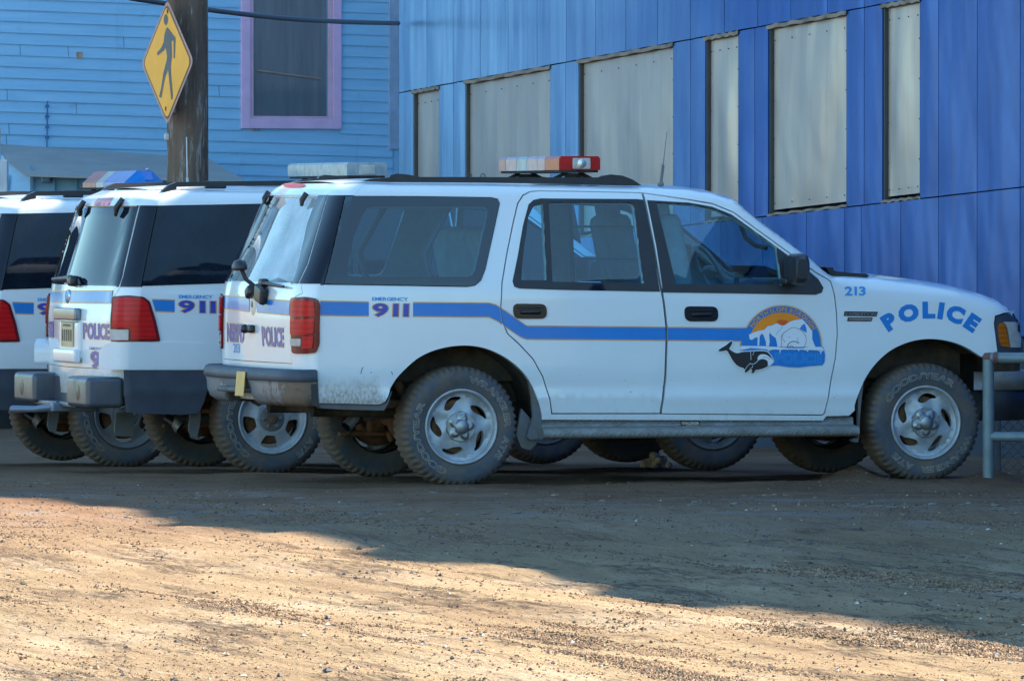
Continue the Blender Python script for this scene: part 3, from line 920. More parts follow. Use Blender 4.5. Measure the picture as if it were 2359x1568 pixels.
    # hatch window bottom edge bows slightly
    exT = [(c, t_.wtop - k * .012) for c in np.arange(-.8, .81, .08).tolist() for k in range(1, 9)] + [(sg * (t_.half(w) + t_.al * a), w) for w in np.linspace(wb, t_.wtop, 34).tolist() for a in (.1, .25, .4, .55, .68, .8, .9, .97) for sg in (-1, 1)]
    s_ = -1 if surf_normal(ts, 0, .9).x > 0 else 1
    panel('tail_panel', ts, full, [WHITE], root, [gateP], .06, 0, .03, s_, extra=exT)
    tg = panel('tailgate', ts, offset_poly(gateP, -.004), [WHITE], root, [glP], .06, 0, .03, s_, extra=exT)
    panel('rear_window', ts, offset_poly(glP, .01), GL_REAR if gen == 1 else GL_PRIV, tg, (), .07, -.008, 0, s_)
    # black surround between glass and pillar
    top_w = gg[0][1]; bot_w = gg[-1][1]
    gsel = [p for p in gn if p[1] > bot_w + .01]
    gf = interp([w for c, w in gsel[::-1]], [c for c, w in gsel[::-1]]); glf = interp([w for c, w in gg[::-1]], [c for c, w in gg[::-1]])
    wsr = np.linspace(bot_w - .005, top_w + .003, 24).tolist()
    surround = [(gf(w) + .008, w) for w in wsr] + [(glf(w), w) for w in wsr[::-1]]
    for sg in (1, -1): panel('window_surround', ts, [(c * sg, w) for c, w in surround], GBLACK, tg, (), .05, .003, .01, s_)
    outer = [(-t_.C_(w) - .0, w) for w in wsr] + [(gf(w) - .006, w) for w in wsr[::-1]]
    for sg in (1, -1): panel('rear_pillar_cover', ts, [(c * sg, w) for c, w in outer], GBLACK, root, (), .04, .003, .01, s_)
    # ---- chassis, wheel wells
    mb = MB()
    mb.box((1.45, W / 2, .66), (1.9, W - .14, .46), 0); mb.box((1.35, W / 2, .68), (4.1, W - 1.05, .52), 0); mb.box((-.68, W / 2, .70), (.26, W - .3, .42), 0); mb.box((3.0, W / 2, .80), (1.2, .9, .5), 0)
    for sg in (0, 1):
        yv = .42 if sg == 0 else W - .42
        mb.tube([(-.8, yv + (.1 if sg == 0 else -.1), .45), (3.3, yv + (.1 if sg == 0 else -.1), .43)], .05, 6, 0)
    mb.build('chassis', DARK, root)
    for A in (ARCH_R, ARCH_F):
        pts = smooth_poly(A, 1, False); cu = sum(p[0] for p in A) / len(A)
        for sg in (0, 1):
            mb = MB()
            f = (lambda p, d: Vector((p[0], d if sg == 0 else W - d, p[1])))
            q = [(cu + (p[0] - cu) * 1.03, p[1] + .012) for p in pts]
            mb.loft([[f(p, .03) for p in q], [f(p, .5) for p in q]], 0, closed=False)
            mb.flat([f(p, .5) for p in q], 0)
            mb.flat([f(p, .40) for p in [(q[0][0], .62), (q[0][0], 1.0), (q[-1][0], 1.0), (q[-1][0], .62)]], 0)
            mb.build('wheel_arch_liner', LINER, root)
    # ---- axle and brakes seen underneath
    mb = MB()
    mb.tube([(0, .22, RW), (0, W - .22, RW)], .05, 12, 0); mb.tube([(-.02, W / 2 - .2, RW), (-.02, W / 2 + .2, RW)], [.05, .05], 12, 0)
    mb.lathe([(0, -.14), (.10, -.12), (.15, 0), (.10, .12), (0, .14)], 20, 0, c=(0, W / 2 + .1, RW))
    for v in (.34, W - .34):
        mb.box((-.16, v, RW + .12), (.5, .06, .05), 0, None, .008); mb.box((-.06, v - .02, RW - .02), (.10, .10, .13), 0, None, .01)
        mb.tube([(-.30, v + .05, .62), (-.14, v + .03, .30)], .028, 8, 0); mb.box((-.14, v + .02, RW - .10), (.30, .05, .028), 0, None, .006)
        mb.tube([(.02, v, .30), (.05, v, .22)], .02, 8, 0)
    mb.build('rear_axle', RUST, root)
    # ---- running board
    mb = MB()
    xa, wa = C1.onv(1247, 985, -.04); xb, _ = C1.onv(1974, 990, -.04)
    wt = C1.onv(1500, 963, .03)[1]; wm = C1.onv(1500, 984, 0)[1]; wl = C1.onv(1500, 1009, -.05)[1]
    prof = [(.07, wt), (.035, wt - .004), (.03, wm + .01), (.015, wm + .004), (-.045, wm + .002), (-.072, wm - .006), (-.085, wm - .022), (-.085, wl + .018), (-.075, wl + .006), (-.05, wl), (.08, wl)]
    n = 40
    mb.loft([[Vector((xa + (xb - xa) * k / n, v, w)) for v, w in prof] for k in range(n + 1)], 0, closed=False)
    for u in (xa, xb): mb.flat([Vector((u, v, w)) for v, w in prof], 0)
    rb = mb.build('running_board', DIAMOND, root)
    mirror_obj('running_board', rb, [DIAMOND], root)
    if gen == 1:
        mb = MB()
        def plane_b(px, py):
            return C1.onv(px, py, .03)
        bs = lambda a, b: Vector((a, .029, b))
        decal_px(mb, bs, plane_b, [(1567, 969), (1611, 969.5), (1611, 983), (1567, 982.5)], .002, 0)
        text_px(mb, bs, plane_b, text_quad('CHALLENGER', (1570, 971), (1609, 971.5), (1570, 977), .01), .0035, 1)
        decal_px(mb, bs, plane_b, [(1578, 979), (1608, 979.3), (1608, 980.3), (1578, 980)], .0035, 1)
        decal_px(mb, bs, plane_b, [(1568.5, 971), (1574, 971), (1574, 976), (1568.5, 976)], .003, 2)
        mb.build('maker_plate', [INK, CREAM, simple('red_vinyl', (.5, .03, .02), .4)], rb)
    # ---- mud flaps and arch returns
    mb = MB()
    for pts, v1 in (([(1214, 868), (1226, 888), (1240, 925), (1246, 960), (1246, 1000), (1238, 1010), (1220, 1013), (1213, 1006), (1218, 985), (1226, 960), (1223, 915)], .05), ([(1975, 905), (1981, 893), (1989, 868), (1985, 900), (1979, 960), (1977, 1008), (1974, 1019), (1958, 1016), (1962, 1009), (1975, 1008)], .06)):
        q = [C1.onv(x, y, .03) for x, y in pts]
        mb.prism(q, fb, .02, v1); mb.pieces('mud_flap', GREYMUD, root); mb = MB(); mb.prism(q, fb, W - .02, W - v1); mb.pieces('mud_flap', GREYMUD, root); mb = MB()
    mb.prism([C1.onv(x, y, .1) for x, y in [(1196, 940), (1214, 960), (1226, 1000), (1232, 1020), (1216, 1036), (1196, 1030), (1184, 1000)]], fb, .06, .09)
    mb.pieces('mud_flap', GREYMUD, root)
    # ---- grey lower edge of the rear quarter
    mb = MB()
    pts = [(733, 929), (875, 933), (889, 927), (899, 905), (903, 900), (893, 930), (884, 945), (800, 943), (740, 940)]
    q = [C1.onv(x, y, .02) for x, y in pts]
    mb.prism(q, fb, .016, .12); mb.build('rocker_trim', GREYMUD, root); mb = MB(); mb.prism(q, fb, W - .016, W - .12); mb.build('rocker_trim', GREYMUD, root)
    # ---- mirrors
    for sg in (0, 1):
        mb = MB(); c = C1.onv(1836, 620, -.14)
        yy = (lambda d: d if sg == 0 else W - d)
        h = .094
        rings = []
        for k, (d, sx, sz) in enumerate([(-.01, .035, .05), (-.03, .05, .085), (-.08, .060, .096), (-.16, .060, .097), (-.22, .052, .088), (-.245, .035, .06)]):
            rings.append([Vector((c[0] + sx * (abs(math.cos(a)) ** .6) * (1 if math.cos(a) > 0 else -1) + .012 * (0 if sz < .09 else 1), yy(d), c[1] + sz * (abs(math.sin(a)) ** .6) * (1 if math.sin(a) > 0 else -1) * 1.0)) for a in [2 * PI * j / 24 for j in range(24)]])
        if sg: rings = [r_[::-1] for r_ in rings]
        mb.loft(rings[::-1], 0, True, True)
        mb.box((c[0] - .01, yy(-.02), c[1] - .075), (.10, .14, .04), 0, None, .012)
        mb.build('side_mirror', BLACK, root)
    # ---- seats, dashboard, wheel
    def seat(u, v, wd, h=.58, head=True):
        mb = MB()
        mb.box((u, v, .98), (.52, wd, .18), 0, None, .05)
        mb.box((u - .30, v, 1.06 + h / 2), (.15, wd, h), 0, Matrix.Rotation(R(-12), 3, 'Y'), .05)
        if head: mb.box((u - .37, v, 1.06 + .58 + .04), (.10, .26, .19), 0, Matrix.Rotation(R(-12), 3, 'Y'), .035)
        mb.build('seat', SEAT, root)
    for v in (.52, W - .52): seat(1.78, v, .48)
    seat(.72, W / 2, 1.4, .50, False)
    mb = MB()
    mb.box((2.46, W / 2, 1.10), (.36, 1.6, .20), 0, None, .06); mb.box((2.36, W / 2, 1.16), (.20, .5, .16), 0, None, .03)
    mb.box((2.15, W / 2 + .02, 1.12), (.12, .30, .22), 0, Matrix.Rotation(R(-20), 3, 'Y'), .02)
    mb.tube([(2.05, W / 2 - .1, .95), (2.07, W / 2 - .1, 1.24)], .015, 6)
    mb.build('dashboard', DASH, root)
    mb = MB(); cc = Vector((2.10, W - .52, 1.27)); rx = Matrix.Rotation(R(-28), 3, 'Y')
    ring = [cc + rx @ Vector((0, .19 * math.cos(2 * PI * k / 32), .19 * math.sin(2 * PI * k / 32))) for k in range(33)]
    mb.tube(ring, .014, 8, 0, False); mb.box(cc, (.05, .14, .09), 0, rx, .02); mb.box(cc, (.02, .36, .03), 0, rx, .008)
    mb.tube([cc, cc + Vector((.25, 0, -.12))], .03, 8); mb.build('steering_wheel', simple('pale_grey_vinyl', (.20, .24, .26), .6), root)
    if gen == 1:
        mb = MB()  # cage screen behind the front seats, grab handles, spotlight arm
        for w in (1.36, 1.56): mb.tube([(1.27, .28, w), (1.27, W - .28, w)], .008, 5)
        mb.tube([(1.28, .26, .95), (1.24, .26, 1.77), (1.24, W - .26, 1.77), (1.28, W - .26, .95)], .018, 6)
        mb.tube([(-.05, .35, 1.0), (-.15, .30, 1.4), (.05, .32, 1.75)], .02, 6); mb.tube([(-.05, W - .35, 1.0), (-.15, W - .30, 1.4), (.05, W - .32, 1.75)], .02, 6)
        mb.build('cage_screen', DASH, root)
        mb = MB()
        for v in (.30, W - .26):
            mb.tube([Vector((q[0], v, q[1])) for q in [C1.onv(x, y, .30) for x, y in [(1706, 520), (1717, 548), (1740, 566), (1766, 571)]]], .015, 8)
        mb.pieces('grab_handle', DASH, root)
    # ---- antenna
    mb = MB()
    return root, tg, s_
# ---------------------------------------------------------------- roof parts
def roofz(u): return T(u) + .012
def rail(root, kind):
    for sg in (0, 1):
        mb = MB(); v0, v1 = (.20, .25) if kind == 1 else (.19, .24)
        if kind == 1:
            pts = [(832, 418), (850, 413), (895, 409), (898, 403), (912, 400), (935, 402), (965, 408), (1100, 408), (1250, 409), (1380, 409), (1388, 405), (1405, 402), (1432, 405), (1455, 414), (1476, 428), (1440, 428), (1300, 424), (1100, 421), (900, 420)]
            q = [C1.onv(x, y, .22) for x, y in pts]
            mb.prism(q, lambda a, b, d: Vector((a, d if sg == 0 else W - d, b)), v0, v1)
        else:
            qa = [C2.onv(x, y, .22) for x, y in [(371, 444), (378, 434), (388, 426), (404, 420), (470, 418.5), (655, 421)]]
            ue = 2.15; zt = T(1.0) + .085
            line = qa[:-1] + [(.6, zt), (1.5, zt - .005), (ue - .25, zt - .02), (ue - .08, zt - .05), (ue, T(ue) + .0)]
            line = [(a, max(b, T(a) + .0)) for a, b in line]
            low = [(a, b - .030) for a, b in line[3:-2]]
            q = line + low[::-1] + [(line[0][0] + .09, line[0][1] - .005)]
            mb.prism(q, lambda a, b, d: Vector((a, d if sg == 0 else W - d, b)), v0, v1)
            for u in (qa[0][0] + .36, .9, 1.5): mb.box((u, (v0 + v1) / 2 if sg == 0 else W - (v0 + v1) / 2, T(u) + .035), (.14, .045, .05), 0, None, .01)
        mb.build('roof_rail', BLACK, root)
    if kind == 1:
        mb = MB()
        for u in (-.12, .02):
            pass
        for px in (1081, 1112):
            a = C1.onv(px, 409, .22); mb.lathe([(.014, -.006), (.017, 0), (.014, .006), (.011, 0), (.014, -.006)], 16, 0, c=(a[0], .22, a[1] + .008))
        mb.pieces('rail_loop', BLACK, root)

def light_bar(root, u0, u1, v0, v1, w0, w1, style):
    # root part: base tray; children: lens modules
    mb = MB(); uc = (u0 + u1) / 2
    mb.box((uc, (v0 + v1) / 2, w0 + .008), (u1 - u0 - .02, v1 - v0 - .02, .018), 0, None, .004)
    for v in (v0 + .14, v1 - .14):
        for du in (-1, 1):
            mb.tube([(uc + du * .04, v, w0), (uc + du * .15, v, w0 - .055), (uc + du * .20, v, w0 - .07)], [.012, .014, .010], 6, 0)
        mb.box((uc, v, w0 - .03), (.10, .05, .05), 0, None, .01)
        mb.box((uc, v, w0 - .062), (.44, .06, .014), 0, None, .004)
    base = mb.build('light_bar', DARK, root)
    def module(name, va, vb, mats, taper=0.0, m=0):
        mb = MB(); c = .03
        a0, a1 = u0, u1
        if style == 'slope':
            prof = [(a0, w0 + .012), (a0, w0 + .045), (a0 + .09, w1), (a1 - .09, w1), (a1, w0 + .045), (a1, w0 + .012)]
        else:
            prof = [(a0, w0 + .014), (a0, w1 - c * .5), (a0 + c * .4, w1), (a1 - c * .4, w1), (a1, w1 - c * .5), (a1, w0 + .014)]
        def ring(v, ins): return [Vector((uc + (a - uc) * (1 - ins), v, w0 + .012 + (w - w0 - .012) * (1 - ins))) for a, w in prof]
        rs = [ring(va + .003, .0), ring(vb - .003, .0)]
        if taper > 0: rs = [ring(va + .0, .55), ring(va + taper, .0), ring(vb - .003, 0)]
        if taper < 0: rs = [ring(va + .003, 0), ring(vb + taper, .0), ring(vb, .55)]
        for i in range(len(rs) - 1):
            for k in range(6):
                mb.flat([rs[i][k], rs[i][(k + 1) % 6], rs[i + 1][(k + 1) % 6], rs[i + 1][k]], 0)
        mb.flat(rs[0][::-1], 0); mb.flat(rs[-1], 0)
        return mb.build(name, mats, base)
    L = v1 - v0
    if style == 'red':
        seg = [(0, .235, BARRED), (.235, .36, PINKL), (.36, .53, PINKL), (.53, .70, CLEARB), (.70, .88, PINKL), (.88, 1, PINKR)]
        for a, b, mt in seg: module('lens_module', v0 + a * L, v0 + b * L, mt)
        mb = MB(); mb.box((uc + .01, v0 - .003, (w0 + w1) / 2 + .005), (.115, .012, .066), 0, None, .006)
        mb.lathe([(0, -.002), (.02, -.001), (.028, .0)], 20, 1, c=(uc + .01, v0 - .010, (w0 + w1) / 2 + .004)); mb.build('alley_light', [CLEARL, CHROME], base)
        for du in (-1, 1):
            mb = MB(); mb.tube([(uc + du * .10, v0 + .05, w0 + .01), (uc + du * .10, v0 + .05, w0 + .012)], .02, 8); mb.build('mounting_screw', STEEL, base)
    elif style == 'clear':
        n = 7
        for k in range(n): module('lens_module', v0 + L * k / n, v0 + L * (k + 1) / n, CLEARB2)
        mb = MB()
        for v in np.linspace(v0 + .08, v1 - .08, 9).tolist():
            mb.lathe([(0, -.03), (.02, -.028), (.03, 0)], 16, 0, c=(uc, v, (w0 + w1) / 2)); mb.box((uc, v + .04, (w0 + w1) / 2), (.16, .006, .05), 0)
        mb.build('reflector', CHROME, base)
        mb = MB(); mb.box((uc, v0 - .004, (w0 + w1) / 2), (.11, .012, .06), 0, None, .006); mb.build('alley_light', CLEARL, base)
    else:
        module('lens_module', v0, v0 + .50 * L, BLUEL, .16); module('lens_module', v0 + .50 * L, v0 + .64 * L, CLEARB); module('lens_module', v0 + .64 * L, v1, REDB, -.16)
        mb = MB(); mb.lathe([(0, -.012), (.009, -.008), (.012, 0)], 12, 0, c=(uc + .04, v0 + .22, w1 + .008)); mb.box((uc, (v0 + v1) / 2, w0 + .03), (u1 - u0 - .06, L * .86, .03), 1)
        mb.build('reflector', [CHROME, CLEARB], base)
    return base
PINKL = lens('pink_lens', (.60, .36, .46), .3, ribs=0); PINKR = lens('rose_lens', (.50, .16, .24), .3); BARRED = lens('bar_red_lens', (.70, .015, .02), .35)  # pink tint for the long face of the bar
CLEARB = lens('clear_blue_lens', (.50, .62, .66), .4); CLEARB2 = lens('clear_bar_lens', (.66, .74, .76), .5); BLUEL = lens('blue_lens', (.004, .30, .88), .4); REDB = lens('faded_red_lens', (.62, .22, .26), .5)

def whip(root, base, top, name='antenna', mat=None):
    mb = MB(); base = Vector(base); top = Vector(top); d = top - base
    mb.lathe([(0, 0)], 3) if False else None
    mb.box(base + Vector((0, 0, .006)), (.035, .035, .02), 0, None, .006)
    mb.tube([base, base + d * .08], .011, 8, 0); 
    pts = [base + d * (.08 + .3 * k / 60) + Vector((.009 * math.cos(k * .9), .009 * math.sin(k * .9), 0)) for k in range(61)]
    mb.tube(pts, .003, 5, 0); mb.tube([base + d * .08, base + d * .38], .005, 6, 0)
    mb.tube([base + d * .38, top], [.004, .0022], 5, 0); return mb.build(name, mat or STEEL, root)

# ---------------------------------------------------------------- tail lights, lettering on the rear
def lamp(root, t_, pts, cells, s_, mirror_it=True, smooth=1):
    f = t_.at; poly = [f(*p) for p in pts]
    for far in (False, True):
        k = -1 if far else 1
        P = [(c * k, w) for c, w in poly]
        o = panel('tail_light', t_.surf, P, [DREDL], root, (), .035, .014, .05, s_)
        for cpts, mt, nm in cells:
            q = [f(*p) for p in cpts]; q = [(c * k, w) for c, w in q]
            panel(nm, t_.surf, q, mt, o, (), .03, .022, .012, s_)

def tail_text(mb, t_, s_, text, tl, tr, bl, br, bold, m_out, m_in, off=.0022, thick=.035):
    f = t_.at
    if m_out is not None: text_px(mb, t_.surf, f, text_quad(text, tl, tr, bl, bold + thick, .16, br), off, m_out, s_)
    text_px(mb, t_.surf, f, text_quad(text, tl, tr, bl, bold, .16, br), off + .0012, m_in, s_)

def stripe_px(mb, surf, f, top, bot, off, s_=1, step=.07):
    # top/bottom pixel polylines: gold outline, blue core
    n = len(top)
    tp = resample(top, 20, False); bt = resample(bot, 20, False)
    decal_px(mb, surf, f, tp + bt[::-1], off, 0, s_, step)
    def sh(line, d): return [(x, y + d) for x, y in line]
    decal_px(mb, surf, f, sh(tp, 2.6) + sh(bt, -2.6)[::-1], off + .0012, 1, s_, step)

# ================================================================= first car (older body, orange/black crest)
suv1, tg1, S_ = build_suv(1, C1, TAIL1, 'police_suv', 'white police SUV nearest the camera with bear and whale crest on its front door')
W1 = make_wheel(1, suv1, 0, False)
make_wheel(1, suv1, WB, False, R(97), first=None)
for o_ in (make_wheel(1, suv1, 0, True, R(20), lettering=False), make_wheel(1, suv1, WB, True, R(50), lettering=False)): pass
rail(suv1, 1)
light_bar(suv1, .73, .995, .36, 1.60, 1.893, 1.992, 'red')
a = C1.onv(1521.5, 427, .45); b = C1.onv(1536, 303, .45)
whip(suv1, (a[0], .45, a[1]), (b[0], .45, b[1]))
# tail lights
z6b = lambda x, y: (501.8 + .235 * x, 611.5 + .235 * y)
lp = round_corners([(672, 686), (708, 684), (731, 688), (736, 700), (735, 792), (729, 812), (706, 814.5), (676, 814)], 7, 4)
cells = [(round_corners([(676, 692), (700, 691), (725, 694), (727, 728), (700, 730), (675, 730)], 4, 3), REDL, 'red_lens'),
         (round_corners([(675, 734), (700, 735), (726, 733), (724, 768), (700, 772), (675, 771)], 4, 3), REDL, 'red_lens'),
         (round_corners([(702, 775), (724, 774), (722, 802), (701, 803)], 4, 3), REDL, 'red_lens'),
         (round_corners([(675, 780), (698, 780), (698, 797), (676, 796)], 2, 3), CLEARL, 'reversing_lens')]
lamp(suv1, TAIL1, lp, cells, S_)
mb = MB()
ell = [(678.5 + 26.5 * math.cos(2 * PI * k / 24), 428.5 + 4.5 * math.sin(2 * PI * k / 24)) for k in range(24)]
decal_px(mb, TAIL1.surf, TAIL1.at, ell, .006, 0, S_, .05); mb.build('high_brake_light', REDL, suv1)
# livery on the tail
tf = TAIL1.at
mb = MB()
stripe_px(mb, TAIL1.surf, tf, [(592, 685.5), (630, 689), (668, 691.5)], [(592, 720.5), (630, 724), (667, 727.5)], .0016, S_)
mb.build('livery_stripe', [GOLD, BLUE], tg1); mb = MB()
stripe_px(mb, TAIL1.surf, tf, [(514, 679), (550, 682), (575, 684.2)], [(514, 712), (550, 716), (575, 719)], .0016, S_)
mb.build('livery_stripe', [GOLD, BLUE], tg1)
mb = MB()
tail_text(mb, TAIL1, S_, 'NSBPD', z6b(92, 572), z6b(255, 585), z6b(95, 735), z6b(257, 745), .03, 0, 1)
tail_text(mb, TAIL1, S_, 'POLICE', z6b(432, 608), z6b(643, 622), z6b(442, 776), z6b(645, 790), .03, 0, 1)
tail_text(mb, TAIL1, S_, '213', z6b(152, 765), z6b(214, 768), z6b(155, 850), z6b(216, 853), .01, None, 2)
mb.build('tail_lettering', [GOLD, VIOLET, BLUE], tg1)
mb = MB()
c_, w_ = tf(583.5, 701); p = TAIL1.surf(c_, w_)
mb.lathe([(0, -.008), (.05, -.006), (.062, .0)], 32, 0, c=(0, 0, 0)); mb.lathe([(0, -.012), (.014, -.012), (.02, -.006)], 20, 1)
rz = Matrix.Rotation(R(-90), 3, 'Z')
mb.v = [rz @ Vector((v.x, v.y, v.z * 1.15)) + p for v in mb.v]; mb.build('badge', [CREAM, STEEL], tg1)
# handle, wiper, rear mirror, window hinges
mb = MB(); c_, w_ = tf(577, 757); p = TAIL1.surf(c_, w_)
mb.box(p + Vector((-.015, -.05, 0)), (.04, .11, .05), 0, None, .015); mb.box(p + Vector((-.035, .01, 0)), (.05, .05, .055), 0, None, .02); mb.build('tailgate_handle', BLACK, tg1)
mb = MB()
p1 = TAIL1.surf(*tf(664, 660)); p2 = TAIL1.surf(*tf(614, 651)); mb.tube([p2 + Vector((-.03, 0, 0)), p1 + Vector((-.03, 0, .0))], [.014, .008], 8); mb.box(p2 + Vector((-.02, 0, 0)), (.05, .09, .05), 0, None, .015); mb.build('rear_wiper', BLACK, tg1)
mb = MB()
p1 = TAIL1.surf(*tf(590, 662)); mb.tube([p1, p1 + Vector((-.06, .02, .05)), p1 + Vector((-.09, .03, .12))], .013, 8)
rg = [[p1 + Vector((-.10 + .045 * math.cos(a) * k, .02 + .085 * math.sin(a) * k, .115 + h)) for a in [2 * PI * j / 18 for j in range(18)]] for k, h in ((.3, .055), (.75, .045), (1, .015), (1, -.005), (.7, -.012))]
mb.loft(rg[::-1], 0, True, True)
p1 = TAIL1.surf(*tf(611, 670)); mb.box(p1 + Vector((-.03, 0, -.02)), (.05, .16, .11), 0, Matrix.Rotation(R(12), 3, 'X'), .02); p1 = TAIL1.surf(*tf(584, 672)); mb.box(p1 + Vector((-.03, -.02, 0)), (.05, .10, .07), 0, Matrix.Rotation(R(-20), 3, 'X'), .02)
mb.build('rear_view_mirror', BLACK, tg1)
for xx in ((613, 470, 626, 446), (699, 475, 713, 449)):
    mb = MB(); a = TAIL1.surf(*tf(xx[0], xx[1])); b = TAIL1.surf(*tf(xx[2], xx[3])); mb.tube([a + Vector((-.012, 0, 0)), (a + b) / 2 + Vector((-.03, 0, 0)), b + Vector((-.02, 0, .01))], [.010, .018, .018], 8); mb.build('window_hinge', BLACK, tg1)
# side livery
sf = C1.s
def side_decal(mb, pts, off, m, step=.08): decal_px(mb, side, sf, pts, off, m, 1, step)
mb = MB()
stripe_px(mb, side, sf, [(737.5, 692), (849, 694)], [(737.5, 727.5), (849, 729.5)], .0016)
mb.build('livery_stripe', [GOLD, BLUE], suv1); mb = MB()
stripe_px(mb, side, sf, [(951, 695), (1126, 696.5), (1142, 701), (1151.5, 707)], [(951, 730), (1126, 731.5), (1146, 741), (1156, 748.5)], .0016)
mb.build('livery_stripe', [GOLD, BLUE], suv1)
doors = {o.name.split('.')[0]: o for o in suv1.children if o.name.split('.')[0] in ('rear_door', 'front_door') and o.data.vertices[0].co.y < 1}
mb = MB(); stripe_px(mb, side, sf, [(1155, 709.5), (1163, 714), (1208, 746), (1214, 749), (1532, 752)], [(1160, 751.5), (1164, 754), (1198, 777), (1212, 782.5), (1533, 785)], .0016); mb.build('livery_stripe', [GOLD, BLUE], doors['rear_door'])
mb = MB(); stripe_px(mb, side, sf, [(1537.5, 752.2), (1712, 754)], [(1537.5, 785.2), (1706, 786.5)], .0016)
mb.build('livery_stripe', [GOLD, BLUE], doors['front_door'])
mb = MB()
text_px(mb, side, sf, text_quad('EMERGENCY', (857, 684.5), (939, 685.3), (857, 692.3), .03, .12), .0018, 1)
q = ((861, 700), (939, 701), (860, 727)); text_px(mb, side, sf, text_quad('911', q[0], q[1], q[2], .065, .34), .0016, 0); text_px(mb, side, sf, text_quad('911', q[0], q[1], q[2], .032, .34), .0028, 2)
mb.build('side_lettering', [GOLD, LBLUE, VIOLET], suv1)
mb = MB()
text_px(mb, side, sf, text_quad('213', (1946, 661), (1992, 661), (1946, 680), .03, .26), .002, 0)
# POLICE on an arc over the wheel
CXa, CYa, Ra = 2141, 885, 172
lay, Wd = layout('POLICE', .07, .30)
for vs, fs, pen, w in lay:
    mid = pen + w / 2; q = []
    ang = R(-36.5 + 74.5 * (mid / Wd))
    for x, y in vs:
        lx = (x - mid) * 37; ly = (y) * 33
        rr = Ra + ly - 14
        q.append((CXa + rr * math.sin(ang) + lx * math.cos(ang), CYa - rr * math.cos(ang) * .98 + lx * math.sin(ang)))
    put(mb, side, [sf(a, b) for a, b in q], fs, .002, 1)
mb.build('fender_lettering', [LBLUE, BLUE], suv1)
mb = MB()
z5 = lambda x, y: (1803.2 + .3999 * x, 548.8 + .3999 * y)
side_decal(mb, [z5(353, 420), z5(545, 423), z5(537, 450), z5(348, 447)], .004, 0)
text_px(mb, side, sf, text_quad('EXPEDITION', z5(360, 427), z5(536, 429), z5(357, 442), .02), .0055, 1)
side_decal(mb, [z5(372, 455), z5(515, 456), z5(508, 478), z5(368, 477)], .004, 0); side_decal(mb, [z5(378, 460), z5(508, 461), z5(505, 472), z5(376, 471)], .0055, 1)
mb.build('fender_badge', [INK, STEEL], suv1)
# door crest
ez = lambda x, y: sf(1607.2 + .14956 * x, 666.4 + .14956 * y)
def E(mb, pts, off, m, step=.06):
    q = [ez(x, y) for x, y in pts]; V, Fc = tri2d(q, [], step, True); put(mb, side, V, Fc, off, m)
def L(mb, pts, wd, off, m):
    q = smooth_poly(pts, 1, False); q = [ez(x, y) for x, y in q]; V, Fc = ribbon2d(q, wd); put(mb, side, V, Fc, off, m)
mb = MB()   # 0 cream 1 gold 2 blue 3 orange 4 white 5 light blue 6 black 7 deep orange 8 mid-blue
arc = lambda r, a0, a1, n, cx=1290, cy=858: [(cx + r * 1.0 * math.cos(R(a0 + (a1 - a0) * k / n)), cy - r * math.sin(R(a0 + (a1 - a0) * k / n))) for k in range(n + 1)]
E(mb, [(640, 800), (640, 575), (690, 572)] + arc(628, 153, 0, 36) + [(1922, 880), (660, 880), (632, 860)], .0020, 0)
E(mb, [(652, 800), (652, 590), (698, 590)] + arc(612, 153.5, 0, 36) + [(1905, 880), (660, 880), (640, 860)], .0030, 1)
E(mb, [(664, 790), (600, 790), (600, 598), (702, 598)] + arc(598, 154, 0, 36) + [(1930, 900), (1930, 950), (664, 900)], .0040, 2)
E(mb, [(780, 695)] + arc(505, 161, 27, 24, 1285, 860) + [(1755, 640), (1680, 540), (1600, 455), (1480, 470), (1400, 500), (1320, 555), (1270, 550), (1210, 515), (1130, 555), (1070, 560), (1020, 615), (900, 640), (840, 662)], .0050, 3)
E(mb, [(1180, 520), (1240, 470), (1330, 470), (1400, 498), (1320, 552), (1270, 548), (1210, 512)], .0056, 7)
E(mb, [(780, 700), (840, 666), (900, 644), (1020, 619), (1070, 563), (1130, 558), (1210, 518), (1270, 553), (1320, 558), (1400, 503), (1480, 473), (1600, 458), (1680, 543), (1755, 645), (1755, 760), (1775, 820), (1805, 885), (1220, 885), (1205, 800), (1190, 745), (1130, 705), (1105, 665), (1090, 700), (1100, 800), (1088, 872), (1045, 872), (1040, 800), (1000, 700), (980, 678), (945, 720), (938, 865), (912, 865), (915, 740), (880, 740), (820, 780), (790, 760)], .0062, 4)
E(mb, [(1560, 605), (1600, 545), (1640, 530), (1665, 600), (1668, 670), (1615, 640)], .0070, 8)
L(mb, [(1300, 575), (1240, 640), (1190, 705)], .0022, .0070, 8)
L(mb, [(1240, 890), (1270, 890), (1285, 860), (1280, 800), (1272, 740), (1300, 680), (1380, 620), (1460, 578), (1550, 605), (1640, 680), (1665, 760), (1650, 860), (1600, 902)], .0026, .0072, 6)
L(mb, [(1400, 912), (1370, 890), (1380, 845), (1430, 802), (1500, 800), (1545, 832)], .0045, .0074, 6)
L(mb, [(1395, 880), (1440, 860), (1470, 895)], .003, .0074, 6); L(mb, [(1530, 740), (1520, 790), (1560, 820)], .0018, .0074, 6); L(mb, [(1300, 700), (1290, 760), (1330, 800)], .002, .0074, 6); L(mb, [(1400, 725), (1408, 740)], .004, .0074, 6); L(mb, [(1325, 800), (1335, 805)], .005, .0074, 6)
E(mb, [(640, 915), (1100, 920), (1935, 920), (1955, 1010), (1945, 1115), (1915, 1165), (1720, 1180), (1550, 1200), (1380, 1195), (1230, 1170), (1080, 1175), (1000, 1150), (1000, 960), (650, 945)], .0046, 2)
E(mb, [(650, 905), (1080, 905), (1120, 955), (1090, 965), (1040, 945), (960, 925), (820, 925), (720, 940), (655, 940)], .0066, 5)
